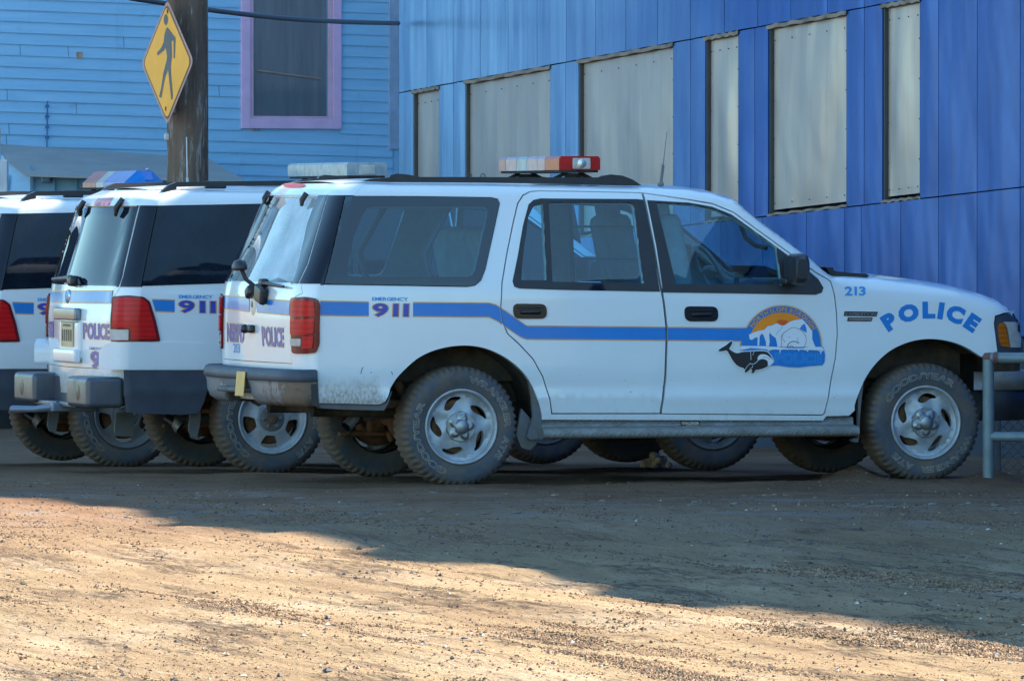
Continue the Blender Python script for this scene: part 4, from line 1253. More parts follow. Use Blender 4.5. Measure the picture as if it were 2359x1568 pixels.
E(mb, [(640, 900), (670, 868), (1000, 872), (1200, 885), (1400, 905), (1600, 905), (1700, 885), (1900, 885), (1938, 935), (1895, 960), (1885, 1000), (1870, 950), (1820, 938), (1700, 935), (1680, 960), (1660, 935), (1560, 925), (1545, 955), (1530, 925), (1300, 925), (1270, 930), (1256, 990), (1245, 930), (1180, 922), (1120, 935), (1075, 950), (1060, 925), (900, 905), (800, 900), (700, 925), (650, 935)], .0078, 4)
for k in range(26):
    x = 690 + k * 47; L(mb, [(x, 925 + (k % 3) * 5), (x + 22, 938 + (k % 2) * 8), (x + 44, 925 + (k % 3) * 4)], .0016, .0084, 6 if k % 2 else 5)
gl_ = text_quad('POLICE', (1190, 990), (1893, 995), (1186, 1132), .045, .2)
def eput(mb, gl, off, m):
    for vs, fs in gl: put(mb, side, [ez(x, y) for x, y in vs], fs, off, m)
eput(mb, gl_, .0060, 5); eput(mb, text_quad('POLICE', (1190, 990), (1893, 995), (1186, 1132), -.004, .2), .0070, 2)
lay, Wd = layout('NORTH SLOPE BOROUGH', .02, .16)
for bold, off, m in ((.055, .0052, 6), (.03, .0060, 1)):
    lay, Wd = layout('NORTH SLOPE BOROUGH', bold, .20)
    for vs, fs, pen, w in lay:
        mid = pen + w / 2; ang = R(149 - (149 - 27) * mid / Wd); q = []
        for x, y in vs:
            rr = 520 + y * 62; lx = (x - mid) * 62
            q.append(ez(1290 + rr * math.cos(ang) + lx * math.sin(ang), 860 - rr * math.sin(ang) + lx * math.cos(ang)))
        put(mb, side, q, fs, off, m)
wh = smooth_poly([(305, 935), (345, 905), (415, 865), (430, 855), (470, 820), (505, 795), (525, 800), (510, 850), (480, 900), (470, 915), (540, 965), (600, 985), (680, 960), (800, 955), (950, 945), (1050, 955), (1100, 1000), (1155, 1090), (1140, 1130), (1060, 1190), (960, 1230), (840, 1245), (800, 1225), (735, 1280), (708, 1275), (720, 1220), (600, 1180), (530, 1100), (480, 1010), (440, 935), (370, 950), (320, 955)], 1)
E(mb, offset_poly(wh, 13), .0088, 4); E(mb, wh, .0098, 6)
E(mb, [(830, 1240), (875, 1240), (850, 1282), (818, 1284)], .0098, 6)
E(mb, smooth_poly([(905, 1080), (915, 1030), (960, 995), (1040, 1000), (1110, 1050), (1150, 1090), (1135, 1135), (1060, 1185), (1070, 1150), (1060, 1090), (980, 1065), (930, 1090)], 1), .0106, 4)
L(mb, [(800, 960), (806, 1020), (808, 1085)], .003, .0108, 4); L(mb, [(858, 958), (842, 985), (836, 1012)], .0028, .0108, 4); L(mb, [(790, 1135), (820, 1150), (860, 1145), (900, 1112), (925, 1080), (960, 1060), (1040, 1055), (1090, 1075)], .0032, .0110, 6 if False else 4)
L(mb, [(795, 1140), (750, 1180), (715, 1240)], .0028, .0108, 4); L(mb, [(835, 1165), (830, 1200), (790, 1225)], .0028, .0108, 4); L(mb, [(990, 1045), (1050, 1045), (1100, 1075)], .0022, .0112, 6)
mb.build('door_crest', [CREAM, GOLD, BLUE, ORANGE, SNOW, LBLUE, INK, simple('deep_orange_vinyl', (.80, .10, .01), .4), simple('mid_blue_vinyl', (.03, .20, .55), .4)], doors['front_door'])
# scratches in the paint
mb = MB()
for a in ([z6b(1423, 992), z6b(1408, 1025), z6b(1400, 1062)], [z6b(1700, 1040), z6b(1712, 1070)], [z6b(1500, 1040), z6b(1502, 1054)]):
    ribbon(mb, side, [sf(*p) for p in a], .004, .001)
mb.pieces('paint_scratch', INK, suv1)

# rear bumper of the first car
mb = MB(); uA = C1.onv(716, 890, .0)[0]
half = [(uA + .03, -.02, 0), (uA - .01, -.022, 0), (uA - .06, -.012, 0), (uA - .11, .03, 0), (uA - .145, .12, 0), (uA - .165, .28, 0), (uA - .185, .50, 0), (uA - .20, .66, .0), (uA - .202, .72, 1), (uA - .202, W / 2, 1)]
path = half + [(u, W - v, k) for u, v, k in half[-2::-1]]
wt = C1.onv(716, 853, 0)[1]; wp = C1.onv(716, 880, 0)[1]; wb_ = C1.onv(716, 937, 0)[1]
rings = []; ringp = []
for i, (u, v, k) in enumerate(path):
    a = path[max(i - 1, 0)]; b = path[min(i + 1, len(path) - 1)]
    t = Vector((b[0] - a[0], b[1] - a[1])).normalized(); n = Vector((-t.y, t.x, 0))
    P = lambda d, w: Vector((u, v, w)) + n * d
    dip = -.0 if k == 0 else .085
    ringp.append([P(-.09, wt + .004), P(-.02, wt + .006), P(.0, wt - .002), P(.012, wt - .03), P(.012, wp + .012), P(.0, wp)])
    rings.append([P(.0, wp), P(-.008, wp - .02 ), P(-.012 - (.02 if k else 0), (wp + wb_) / 2), P(-.03 - (.02 if k else 0), wb_ + .03 + dip * .6), P(-.07, wb_ + dip), P(-.15, wb_ + .02 + dip)])
mb.loft(rings, 0, closed=False)
def rustbump():
    t = NT('rust_blistered_bumper_silver'); o = t.obj(); x, y, z = t.sep(o)[0:3]
    c = t.mix(t.ramp(t.noise(4, 4, .6, o), .3, .7), (.30, .31, .33), (.38, .39, .41))
    a = t.math('ADD', t.ramp(y, .62, .05), t.math('MULTIPLY', t.ramp(z, wb_ + .16, wb_), .35))
    f = t.math('ADD', t.noise(5, 7, .7, o), t.math('MULTIPLY', t.noise(34, 3, .6, o), .25))
    m = t.ramp(t.math('ADD', f, t.math('MULTIPLY', a, .28)), .80, .88)
    c = t.mix(m, c, t.mix(t.noise(20, 4, .6, o), (.13, .085, .06), (.24, .17, .12)))
    sp = t.math('MULTIPLY', t.ramp(t.noise(30, 2, .5, o), .66, .70), t.ramp(a, .3, .8))
    c = t.mix(t.math('MULTIPLY', sp, .8), c, (.22, .08, .02))
    t.pbr(col=c, rough=t.math('ADD', .34, t.math('MULTIPLY', m, .45)), metal=t.math('SUBTRACT', .4, t.math('MULTIPLY', m, .4))); return t.m
rb = mb.build('rear_bumper', rustbump(), suv1)
mb = MB(); mb.loft(ringp, 0, closed=False); mb.build('bumper_pad', DKGREY, rb)
mb = MB(); mb.add([r_ + Vector((.0, -.003, 0)) for r_ in [Vector((uA - .005, -.014, wt)), Vector((uA + .035, -.014, wt)), Vector((uA + .045, -.014, wb_ + .03)), Vector((uA + .035, -.014, wb_)), Vector((uA - .0, -.014, wb_ + .01))]], [(0, 1, 2, 3, 4)]); mb.build('bumper_end_cap', BLACK, rb)
mb = MB(); mb.lathe([(0, -.03), (.018, -.03), (.02, -.006), (.034, -.004), (.036, .004)], 20, 0); mb.v = [rz @ v + Vector((uA - .175, 1.28, (wp + wb_) / 2 + .03)) for v in mb.v]; mb.build('hitch_ball_mount', STEEL, rb)
# yellow licence plate, tilted in its recess
mb = MB(); mb.box((uA - .225, .78, (wt + wb_) / 2 + .015), (.006, .19, .15), 0, Matrix.Rotation(R(5), 3, 'Y'), .002); mb.build('licence_plate', simple('yellow_plate', (.62, .34, .05), .45, dirt=.1), rb)
mb = MB(); mb.box((uA - .19, 1.02, wb_ + .085), (.08, .60, .03), 0, None, .010); mb.build('bumper_step', GREYMUD, rb)
# exhaust pipe of the first car
def exhaust(root, C, tip, mid, v, r):
    a = C.onv(*tip, v); b = C.onv(*mid, v); mb = MB()
    A = Vector((a[0], v, a[1])); B = Vector((b[0], v + .04, b[1])); d = (A - B).normalized()
    mb.tube([B + Vector((.35, .12, .02)), B, (A + B) / 2 + Vector((0, 0, .01)), A], [r * .8, r * .8, r, r], 16, 0, False)
    mb.tube([A + d * .002, A - d * .12], [r * .90, r * .9], 16, 1, False); mb.tube([A - d * .10, A - d * .11], [r * .89, r * .89], 16, 1)
    mb.tube([A - d * .012, A + d * .001], [r * 1.03, r * 1.03], 16, 0, False)
    return mb.build('exhaust_pipe', [STEEL, INK], root)
exhaust(suv1, C1, (797, 983), (833, 960), .55, .036)

# ================================================================= second car (newer body); the third is its copy
suv2, tg2, _ = build_suv(2, C2, TAIL2, 'police_suv', 'white police SUV in the middle with dark windows and a clear white roof light bar')
for u, far in ((0, False), (WB, False), (0, True), (WB, True)): make_wheel(2, suv2, u, far, R(14 + 40 * u), clean=(u == 0 and not far), lettering=(u == 0 and not far))  # wheels under the cars get the darker rim, shade put into colour
rail(suv2, 2)
z1 = lambda x, y: (.50016 * x, 352.8 + .50016 * y)
zA = lambda x, y: (.20997 * x, 784 + .20997 * y)
lp = round_corners([(263, 683), (298, 680.5), (330, 683.5), (344, 694), (358, 738), (368.5, 786), (300, 787), (258, 786)], 5, 4)
cells = [(round_corners([(268, 688), (300, 686), (327, 688), (338, 698), (350, 738), (359, 780), (304, 781), (302, 755), (264, 754)], 4, 3), REDL, 'red_lens'),
         (round_corners([(259.5, 758), (298.5, 759), (298, 783), (259.5, 783)], 2, 3), CLEARL, 'reversing_lens')]
lamp(suv2, TAIL2, lp, cells, S_)
tf2 = TAIL2.at
mb = MB()
stripe_px(mb, TAIL2.surf, tf2, [(117, 669.5), (190, 669), (260, 668.5)], [(117, 698), (190, 699), (257, 700)], .0016, S_)
mb.build('livery_stripe', [GOLD, BLUE], tg2)
mb = MB()
tail_text(mb, TAIL2, S_, 'POLICE', (192.5, 745.5), (251, 748.5), (192.5, 778), (251, 780.5), .03, 0, 1)
tail_text(mb, TAIL2, S_, 'EMERGENCY', zA(985, 70), zA(1215, 78), zA(985, 100), zA(1215, 108), .01, None, 2)
tail_text(mb, TAIL2, S_, '911', zA(1003, 125), zA(1190, 140), zA(1003, 292), zA(1190, 300), .03, 0, 1)
mb.build('tail_lettering', [GOLD, VIOLET, BLUE], tg2)
mb = MB()
def tail_text_far(t_, text, tl, tr, bl, br, bold, m_out, m_in):
    f = lambda x, y: t_.at(x, y, True)
    text_px(mb, t_.surf, f, text_quad(text, tl, tr, bl, bold + .035, .16, br), .0022, m_out, S_); text_px(mb, t_.surf, f, text_quad(text, tl, tr, bl, bold, .16, br), .0034, m_in, S_)
tail_text_far(TAIL2, 'NSBPD', (103, 741), (124, 743), (104, 774), (124, 777), .03, 0, 1)
mb.build('tail_lettering', [GOLD, VIOLET], tg2)
mb = MB(); p = TAIL2.surf(*tf2(157.6, 683)); mb.lathe([(0, -.012), (.03, -.012), (.036, -.008)], 24, 0); mb.lathe([(.036, -.012), (.048, -.006), (.05, 0)], 24, 1)
mb.v = [rz @ Vector((v.x * 1.25, v.y, v.z * .95)) + p for v in mb.v]; mb.build('badge', [LBLUE, CHROME], tg2)
mb = MB(); p = TAIL2.surf(*tf2(158, 723)); mb.box(p + Vector((-.01, 0, 0)), (.045, .56, .080), 0, None, .010); mb.build('tailgate_handle', simple('chrome_handle', (.16, .20, .26), .25, metal=.8), tg2)
mb = MB(); p = TAIL2.surf(*tf2(162, 783)); mb.box(p + Vector((.012, 0, 0)), (.05, .50, .25), 0, None, .02); mb.build('plate_recess', WHITE, tg2)
mb = MB(); p2 = TAIL2.surf(*tf2(161, 770)); mb.box(p2 + Vector((-.018, 0, 0)), (.006, .31, .155), 0, None, 0); pl_ = mb.build('licence_plate', simple('gold_plate', (.50, .38, .20), .45, var=.2), tg2)
mb = MB(); tsr = lambda a, b: Vector((p2.x - .0225, a, b))
def pq(x, y): return (p2.y + (x - 161) / -108.0 * -1.0 * .98, p2.z - (y - 770) / 358.0)
for i, ch in enumerate(['ALASKA', 'XXC807'] if False else []): pass
for k in range(5):
    mb.box((p2.x - .0225, p2.y - .11 + k * .055, p2.z - .005), (.002, .028, .075), 0)
mb.box((p2.x - .0225, p2.y, p2.z + .06), (.002, .20, .012), 0); mb.build('plate_marks', simple('plate_ink', (.10, .08, .05), .6), pl_)
mb = MB(); p = TAIL2.surf(*tf2(160, 822)); mb.box(p + Vector((-.018, 0, .01)), (.05, .56, .09), 0, None, .014); mb.build('tailgate_pull', WHITE, tg2)
mb = MB(); p1 = TAIL2.surf(*tf2(192, 656)); p2 = TAIL2.surf(*tf2(132, 643)); p3 = TAIL2.surf(*tf2(178, 640))
mb.tube([p2 + Vector((-.03, 0, 0)), p3 + Vector((-.04, 0, 0))], [.012, .02], 8); mb.box(p3 + Vector((-.03, 0, -.02)), (.06, .12, .07), 0, None, .02); mb.tube([p3, p1 + Vector((-.02, 0, 0))], [.015, .01], 6); mb.build('rear_wiper', BLACK, tg2)
for q in ((188, 498, 201, 466), (270, 498, 290, 461)):
    mb = MB(); a = TAIL2.surf(*TAIL2.at(q[0], q[1], q[0] < 250)); b = TAIL2.surf(*TAIL2.at(q[2], q[3], q[0] < 250)); mb.tube([a + Vector((-.012, 0, 0)), (a + b) / 2 + Vector((-.035, 0, 0)), b + Vector((-.02, 0, .01))], [.010, .022, .018], 8); mb.build('window_hinge', BLACK, tg2)
mb = MB(); decal_px(mb, TAIL2.surf, tf2, [(226, 458), (263, 456), (252, 473), (216, 474)], .004, 0, S_, .04); mb.build('high_brake_light', lens('faded_pink_lens', (.50, .22, .28), .3), suv2)
mb = MB()
text_px(mb, side, C2.s, text_quad('EMERGENCY', (412, 679.5), (489, 680.5), (412, 687), .03, .12), .0018, 1)
q = ((414, 693), (494, 695), (414, 718)); text_px(mb, side, C2.s, text_quad('911', q[0], q[1], q[2], .065, .34), .0016, 0); text_px(mb, side, C2.s, text_quad('911', q[0], q[1], q[2], .032, .34), .0028, 2)
mb.build('side_lettering', [GOLD, LBLUE, VIOLET], suv2)
mb = MB(); stripe_px(mb, side, C2.s, [(350, 688), (402, 689.5)], [(358, 718.5), (402, 720)], .0016)
mb.build('livery_stripe', [GOLD, BLUE], suv2); mb = MB()
stripe_px(mb, side, C2.s, [(515, 691), (600, 692)], [(515, 722), (600, 723)], .0016); mb.build('livery_stripe', [GOLD, BLUE], suv2)
# wrapped bumper covers at both corners, grey lower wrap
t2 = TAIL2
def bsurf(c, w):
    p = t2.surf(c, w); a = abs(c); C = t2.C_(w); k = max(0, min(1, (C + .30 - a) / .45)); k = k * k * (3 - 2 * k)
    out = .11 * k; sg = 1 if c > 0 else -1
    x = max(0, min(1, (a - (t2.half(w) - .1)) / .3))
    return p + Vector((-out * (1 - x * .35), 0, 0)) + Vector((0, sg * .02 * k, 0))
def bat(px, py):
    w = C2.onv(px, py, .0)[1]; return inv(C2.pl, bsurf, px, py, (-.95, w), (-1.9, 1.7, .2, 1.5))
cov = [bat(*p) for p in [(229, 812), (234, 802), (246, 792), (262, 788), (320, 787.5), (368, 788), (470, 790), (486, 793), (505, 803)]]
wlow = bat(300, 851.5)[1]
cov = [(cov[0][0], wlow + .0)] + cov + [(cov[-1][0] - .03, wlow)]
for sg in (1, -1):
    o = panel('bumper_cover', bsurf, [(c * sg, w) for c, w in cov], WHITE, suv2, (), .05, .004, .10, S_)
gl0 = bat(284, 851.5); gl1 = bat(289, 949)
gcov = [(gl0[0], wlow - .004), (gl0[0], gl1[1]), bat(330, 952), bat(420, 955), bat(458, 951), bat(470, 925), bat(480, 895), (cov[-1][0] - .01, wlow - .004)]
for sg in (1, -1):
    panel('lower_bumper', bsurf, [(c * sg, w) for c, w in gcov], GREYMUD if False else DKGREY, suv2, (), .05, .002, .12, S_)
mb = MB()
mb.box((-.86, W / 2, .56), (.16, 1.5, .12), 0, None, .01); mb.build('bumper_filler', DARK, suv2)
# heavy steel bumper
HB = simple('grey_powdercoated_steel', (.085, .095, .12), .36, metal=.35, dirt=.3, var=.12)
mb = MB()
bw0, bw1 = .425, .622
bz = (bw0 + bw1) / 2 + .005; bh = bw1 - bw0
mb.box((-1.11, .29, bz), (.25, .54, bh), 0, None, .03); mb.box((-1.11, W - .29, bz), (.25, .54, bh), 0, None, .03)
mb.box((-1.03, W / 2, bz), (.12, 1.3, bh - .01), 0, None, .015); mb.box((-1.10, W / 2, bw0 + .012), (.20, 1.1, .03), 0, None, .006)
hb = mb.build('steel_bumper', HB, suv2)
mb = MB()
for v in (.25, W - .25):
    mb.lathe([(0, 0), (.03, 0), (.034, .004)], 20, 0); k = 20 * 3
    mb.v[-k:] = [rz @ Vector((v_.x * 1.6, v_.y, v_.z * 1.75)) + Vector((-1.2370, v, bz)) for v_ in mb.v[-k:]]
mb.lathe([(0, 0), (.02, 0)], 16, 0, c=(-1.0, .018 + 1.42 - .02, bz + .02)) if False else None
mb.pieces('slot_hole', INK, hb)
mb = MB(); mb.lathe([(0, 0), (.022, 0)], 16, 0, c=(-1.06, W - .562, bz + .02)); mb.build('bolt_hole', INK, hb)
mb = MB()
mb.box((-1.10, W / 2 - .1, .415), (.30, .09, .06), 0, None, .01); mb.tube([(-1.20, W / 2 - .1, .42), (-1.32, W / 2 + .02, .40), (-1.42, W / 2 + .25, .395)], [.035, .022, .026], 10, 0)
mb.tube([(-1.16, W / 2 - .15, .42), (-1.16, W / 2 - .05, .42)], .03, 10, 0); mb.build('hitch', simple('worn_blue_steel', (.16, .20, .26), .45, metal=.5, dirt=.2), hb)
a = C2.onv(415, 986, .35)
exhaust(suv2, C2, (415, 985), (396, 970), .42, .042)
mb = MB(); q = [C2.onv(x, y, .5) for x, y in [(266, 950), (307, 950), (305, 1000), (300, 1005), (268, 1003), (262, 995)]]
mb.prism(round_corners(q, .02, 3), lambda a, b, d: Vector((a, d, b)), .48, .50); q = [C2.onv(x, y, .15) for x, y in [(438, 950), (462, 950), (460, 975), (453, 1008), (440, 1004), (434, 990)]]
mb.prism(q, lambda a, b, d: Vector((a, d, b)), .14, .17); mb.pieces('mud_flap', GREYMUD, suv2)

suv3 = copy_tree(suv2)
for o_ in suv3.children_recursive:   # plain dark steel wheels on the third car
    if o_.name.startswith('rim'): o_.material_slots[0].link = 'OBJECT'; o_.material_slots[0].material = ALUMUD_SHADE
suv3.location = POSES[3]; suv3['label'] = 'white police SUV farthest left and back, with a blue and red roof light bar'
light_bar(suv2, .575, .845, .28, 1.70, 1.905, 2.005, 'clear')
lb = light_bar(suv3, .08, .36, .24, 1.72, 1.893, 2.018, 'slope')
a = C2.onv(432, 416, .7)
c3 = Suv(3); a = c3.onv(432, 420, .35); b = c3.onv(429.5, 316, .35)
mb = MB(); A = Vector((a[0], .35, T(a[0]))); B = Vector((b[0], .35, b[1])); mb.tube([A, A + (B - A) * .05], .012, 8); mb.tube([A + (B - A) * .05, A + (B - A) * .12], [.005, .005], 6); mb.tube([A + (B - A) * .14, A + (B - A) * .36], .010, 8); mb.tube([A + (B - A) * .36, B], [.005, .004], 6)
mb.build('antenna', simple('white_antenna', (.62, .60, .58), .5), suv3)
# ================================================================= ground
def ground():
    xs = np.concatenate([np.linspace(-60, -7, 20), np.linspace(-6.6, -4.4, 10), np.arange(-4.2, 4.6, .05), np.linspace(5, 8, 10), np.linspace(10, 60, 18)])
    ys = np.concatenate([np.linspace(2, 22, 12), np.arange(22.6, 36, .11), np.arange(36, 49, .07), np.arange(49, 62, .3), np.linspace(63, 120, 20)])
    V = []; nx = len(xs); ny = len(ys)
    for y in ys.tolist():
        for x in xs.tolist():
            near = -5 < x < 6 and 22 < y < 62
            V.append((x, y, gz(x, y)))
    Fc = [(j * nx + i, j * nx + i + 1, (j + 1) * nx + i + 1, (j + 1) * nx + i) for j in range(ny - 1) for i in range(nx - 1)]
    t = NT('dry_dirt'); o = t.obj()
    al = t.mapv(o, (1, 1, 1), rot=(0, 0, R(-18.4)))       # x across the street, y along it
    st1 = t.noise(1.0, 7, .65, t.mapv(al, (2.6, .22, 1))); st2 = t.noise(1.0, 8, .7, t.mapv(o, (1.2, 1.9, 1), rot=(0, 0, R(12))))
    patch = t.noise(.55, 5, .6, t.mapv(al, (1.6, .5, 1)))
    gr = t.noise(30, 7, .8, t.mapv(al, (1, .16, 1))); gr2 = t.noise(75, 4, .8, t.mapv(al, (1, .13, 1)))
    c = t.mix(t.ramp(st1, .38, .64), (.32, .215, .115), (.49, .36, .205))
    c = t.mix(t.math('MULTIPLY', t.ramp(patch, .5, .66), .8), c, (.58, .47, .33))
    st3 = t.noise(1.0, 5, .6, t.mapv(al, (8.5, .16, 1), loc=(2, 8, 0)), .4)
    c = t.mix(t.math('MULTIPLY', t.ramp(st3, .54, .62), .5), c, (.20, .125, .065))
    crumb = t.math('MULTIPLY', t.ramp(t.noise(1.0, 8, .72, t.mapv(al, (3.2, .45, 1), loc=(4, 2, 0))), .50, .58), t.ramp(gr, .42, .54))
    c = t.mix(t.math('MULTIPLY', crumb, .9), c, (.075, .043, .020))
    c = t.mix(t.math('MULTIPLY', t.ramp(gr2, .60, .72), .5), c, (.52, .46, .40))
    c = t.mix(t.math('MULTIPLY', t.ramp(t.noise(60, 4, .8, t.mapv(al, (1, .15, 1), loc=(9, 1, 0))), .59, .64), .85), c, (.07, .046, .034))  # dark flecks: dirt crumbs with their self-shadow put into the colour
    c = t.mix(t.math('MULTIPLY', t.ramp(t.noise(55, 5, .8, t.mapv(al, (1, .15, 1), loc=(5, 5, 0))), .61, .66), .7), c, (.72, .62, .50))
    # dirt by the parked cars: darker, browner shade tone put into the colour
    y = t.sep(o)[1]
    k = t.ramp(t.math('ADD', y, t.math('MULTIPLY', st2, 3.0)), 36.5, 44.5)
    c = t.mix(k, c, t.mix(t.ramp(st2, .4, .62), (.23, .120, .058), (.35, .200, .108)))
    # pale sky sheen on the churned strip, put into the colour
    cr = t.math('MULTIPLY', t.ramp(t.noise(1.4, 9, .75, t.mapv(o, (.7, 1.8, 1), loc=(3, 7, 0))), .50, .62), t.math('MULTIPLY', t.ramp(y, 38.2, 40.5), t.ramp(y, 45.2, 43.4)))
    c = t.mix(t.math('MULTIPLY', cr, .55), c, (.33, .33, .33))
    h = t.math('ADD', t.math('MULTIPLY', gr, .8), t.math('ADD', t.math('MULTIPLY', gr2, .35), t.math('MULTIPLY', st1, .6)))
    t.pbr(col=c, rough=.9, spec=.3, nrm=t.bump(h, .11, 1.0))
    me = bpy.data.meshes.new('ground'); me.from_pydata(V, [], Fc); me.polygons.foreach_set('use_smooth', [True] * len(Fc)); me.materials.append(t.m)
    g = bpy.data.objects.new('ground', me); COL.objects.link(g); tag(g, kind='structure')
    # far sheet
    mb = MB(); zz = -1.6
    mb.flat([(-900, -900, zz), (900, -900, zz), (900, 900, zz), (-900, 900, zz)]); f = mb.build('terrain', t.m); tag(f, kind='structure')
    mb = MB(); ring = [(-60, 2), (60, 2), (60, 120), (-60, 120)]
    big = [(-900, -900), (900, -900), (900, 900), (-900, 900)]
    zc = lambda x, y: gz(x, y)
    def edge(i, j, n=16):
        a = Vector(ring[i]); b = Vector(ring[j]); return [(a.lerp(b, k / n)) for k in range(n + 1)]
    for i in range(4):
        j = (i + 1) % 4; e = edge(i, j)
        for k in range(len(e) - 1):
            p, q = e[k], e[k + 1]
            mb.flat([(p.x, p.y, gz(p.x, p.y)), (q.x, q.y, gz(q.x, q.y)), (q.x * 4 - 0, q.y * 4 - 180 if True else 0, zz + .0), (p.x * 4, p.y * 4 - 180, zz)])
    o2 = mb.build('dirt_shoulder', t.m); tag(o2, kind='structure')
ground()

# loose stones and crumbled dirt
def scatter(name, label, n, seed, radius, prob, mats, pick, ymin=25.2, ymax=46.0, flat=.75):
    rng = np.random.RandomState(seed)
    octa = np.array([(1, 0, 0), (0, 1, 0), (-1, 0, 0), (0, -1, 0), (0, 0, 1), (0, 0, -1)], float)
    fo = [(0, 1, 4), (1, 2, 4), (2, 3, 4), (3, 0, 4), (1, 0, 5), (2, 1, 5), (3, 2, 5), (0, 3, 5)]
    V = []; Fc = []; Mi = []; k = 0; tries = 0
    while k < n and tries < n * 12:
        tries += 1
        y = ymin + (ymax - ymin) * rng.rand() ** 1.1; x = (rng.rand() - .5) * y * .150
        if rng.rand() > prob(x, y): continue
        r = radius(rng.rand()); a = rng.rand() * 6.28; ca, sa = math.cos(a), math.sin(a)
        P = octa * (.65 + .7 * rng.rand(6, 1)) * np.array([r * (1 + .6 * rng.rand()), r, r * flat * (.7 + .6 * rng.rand())])
        z = gz(x, y); X = P[:, 0] * ca - P[:, 1] * sa + x; Y = P[:, 0] * sa + P[:, 1] * ca + y; Z = P[:, 2] + z + r * flat * .35
        V.append(np.stack([X, Y, Z], 1)); Fc += [(a_ + 6 * k, b_ + 6 * k, c_ + 6 * k) for a_, b_, c_ in fo]; Mi += [pick(rng.rand())] * 8; k += 1
    V = np.concatenate(V); me = bpy.data.meshes.new(name); me.from_pydata(V.tolist(), [], Fc)
    for m in mats: me.materials.append(m)
    me.polygons.foreach_set('material_index', Mi); o = bpy.data.objects.new(name, me); COL.objects.link(o); tag(o, label, kind='stuff'); return o
def al_(x, y): return x * .949 + y * .316, -x * .316 + y * .949
def pst(x, y):
    a, b = al_(x, y); return .30 + 1.9 * noise.noise(Vector((a * 1.5, b * .2, 4.0)))
def pcr(x, y):
    a, b = al_(x, y); d = noise.noise(Vector((a * 1.3, b * .17, 14.0))) + .5 * noise.noise(Vector((a * 4, b * .6, 11.0)))
    if y > 35: return .02 + max(0, d - .2) * .4
    return (.03 + max(0, d - .12) * 3.5) * (1 if y < 33 else .5)
scatter('gravel', 'loose stones scattered over the dirt street', 4200, 5, lambda q: min(.013, .0019 / (q ** .62 + .06)), pst, [simple('dark_stone', (.060, .058, .066), .8, var=.3), simple('brown_stone', (.24, .17, .11), .9, var=.3), simple('pale_stone', (.50, .46, .40), .8, var=.2)], lambda q: 0 if q < .6 else (1 if q < .9 else 2))
scatter('dirt_crumbs', 'crumbled dirt in streaks along the street', 52000, 6, lambda q: .003 + .005 * q ** 3, pcr, [simple('brown_crumb', (.16, .098, .055), .95, var=.3), simple('tan_crumb', (.27, .185, .115), .95, var=.3), simple('dark_crumb', (.07, .045, .028), .95, var=.3)], lambda q: 0 if q < .5 else (1 if q < .8 else 2))
# clods of churned mud in the strip before the cars
def clods():
    rng = random.Random(11); mb = MB()
    for i in range(420):
        y = 40.2 + 4.0 * rng.random(); x = -2.2 + 5.8 * rng.random()
        if nz(x * .6, y, 1.5, 8) + .15 * rng.random() < .12: continue
        bm = bmesh.new(); bmesh.ops.create_icosphere(bm, subdivisions=1, radius=1.0)
        s = .007 + .016 * rng.random() ** 2; z = gz(x, y)
        vs = [(x + q.co.x * s * (1.2 + .7 * rng.random()), y + q.co.y * s * (1 + .5 * rng.random()), z + q.co.z * s * .55 * (.6 + .7 * rng.random())) for q in bm.verts]
        bm.verts.index_update(); mb.add(vs, [[x_.index for x_ in f.verts] for f in bm.faces], 0 if rng.random() < .6 else 1); bm.free()
    o = mb.build('mud_clods', [simple('dry_mud', (.17, .135, .105), .95, var=.3, bump=.003), simple('pale_crusted_mud', (.15, .125, .10), .9, var=.25, bump=.003)]); tag(o, kind='stuff'); o['label'] = 'churned clods of dried mud in front of the parked cars'
clods()

# ================================================================= blue metal clad building
PA = atY(918, 300, 70.8); PA.z = 0; PB = atY(2118, 300, 58.0); PB.z = 0
WD = (PB - PA).normalized(); WN = Vector((-WD.y, WD.x, 0)) * -1
if WN.dot(Vector((0, -1, 0))) < 0: WN = -WN
def wp2(px, py, off=0.0):
    d = ray(px, py); t = (PA + WN * off - CAM).dot(WN) / d.dot(WN); P = CAM + d * t
    return ((P - PA).dot(WD), P.z)
def wall3(s, z, d=0.0): return PA + WD * s + WN * d + Vector((0, 0, z))
bld = empty('metal_clad_building', (PA.x, PA.y, 0)); tag(bld, 'building clad in bright blue metal panels with covered-over windows behind the cars', 'building')
_off = Vector((PA.x, PA.y, 0))
def wl3(s, z, d=0.0): return wall3(s, z, d) - _off
s0, zt0 = wp2(918, 215); s1, zt1 = wp2(2118, -5)
ztop = lambda s: zt0 + (zt1 - zt0) * (s - s0) / (s1 - s0)
a_, b_ = wp2(1769, 498); c_, d_ = wp2(2358, 431)
zbot = lambda s: b_ + (d_ - b_) * (s - a_) / (c_ - a_)
SMAX = 46.5; SUN_EL = R(38)
ROOF = 7.95
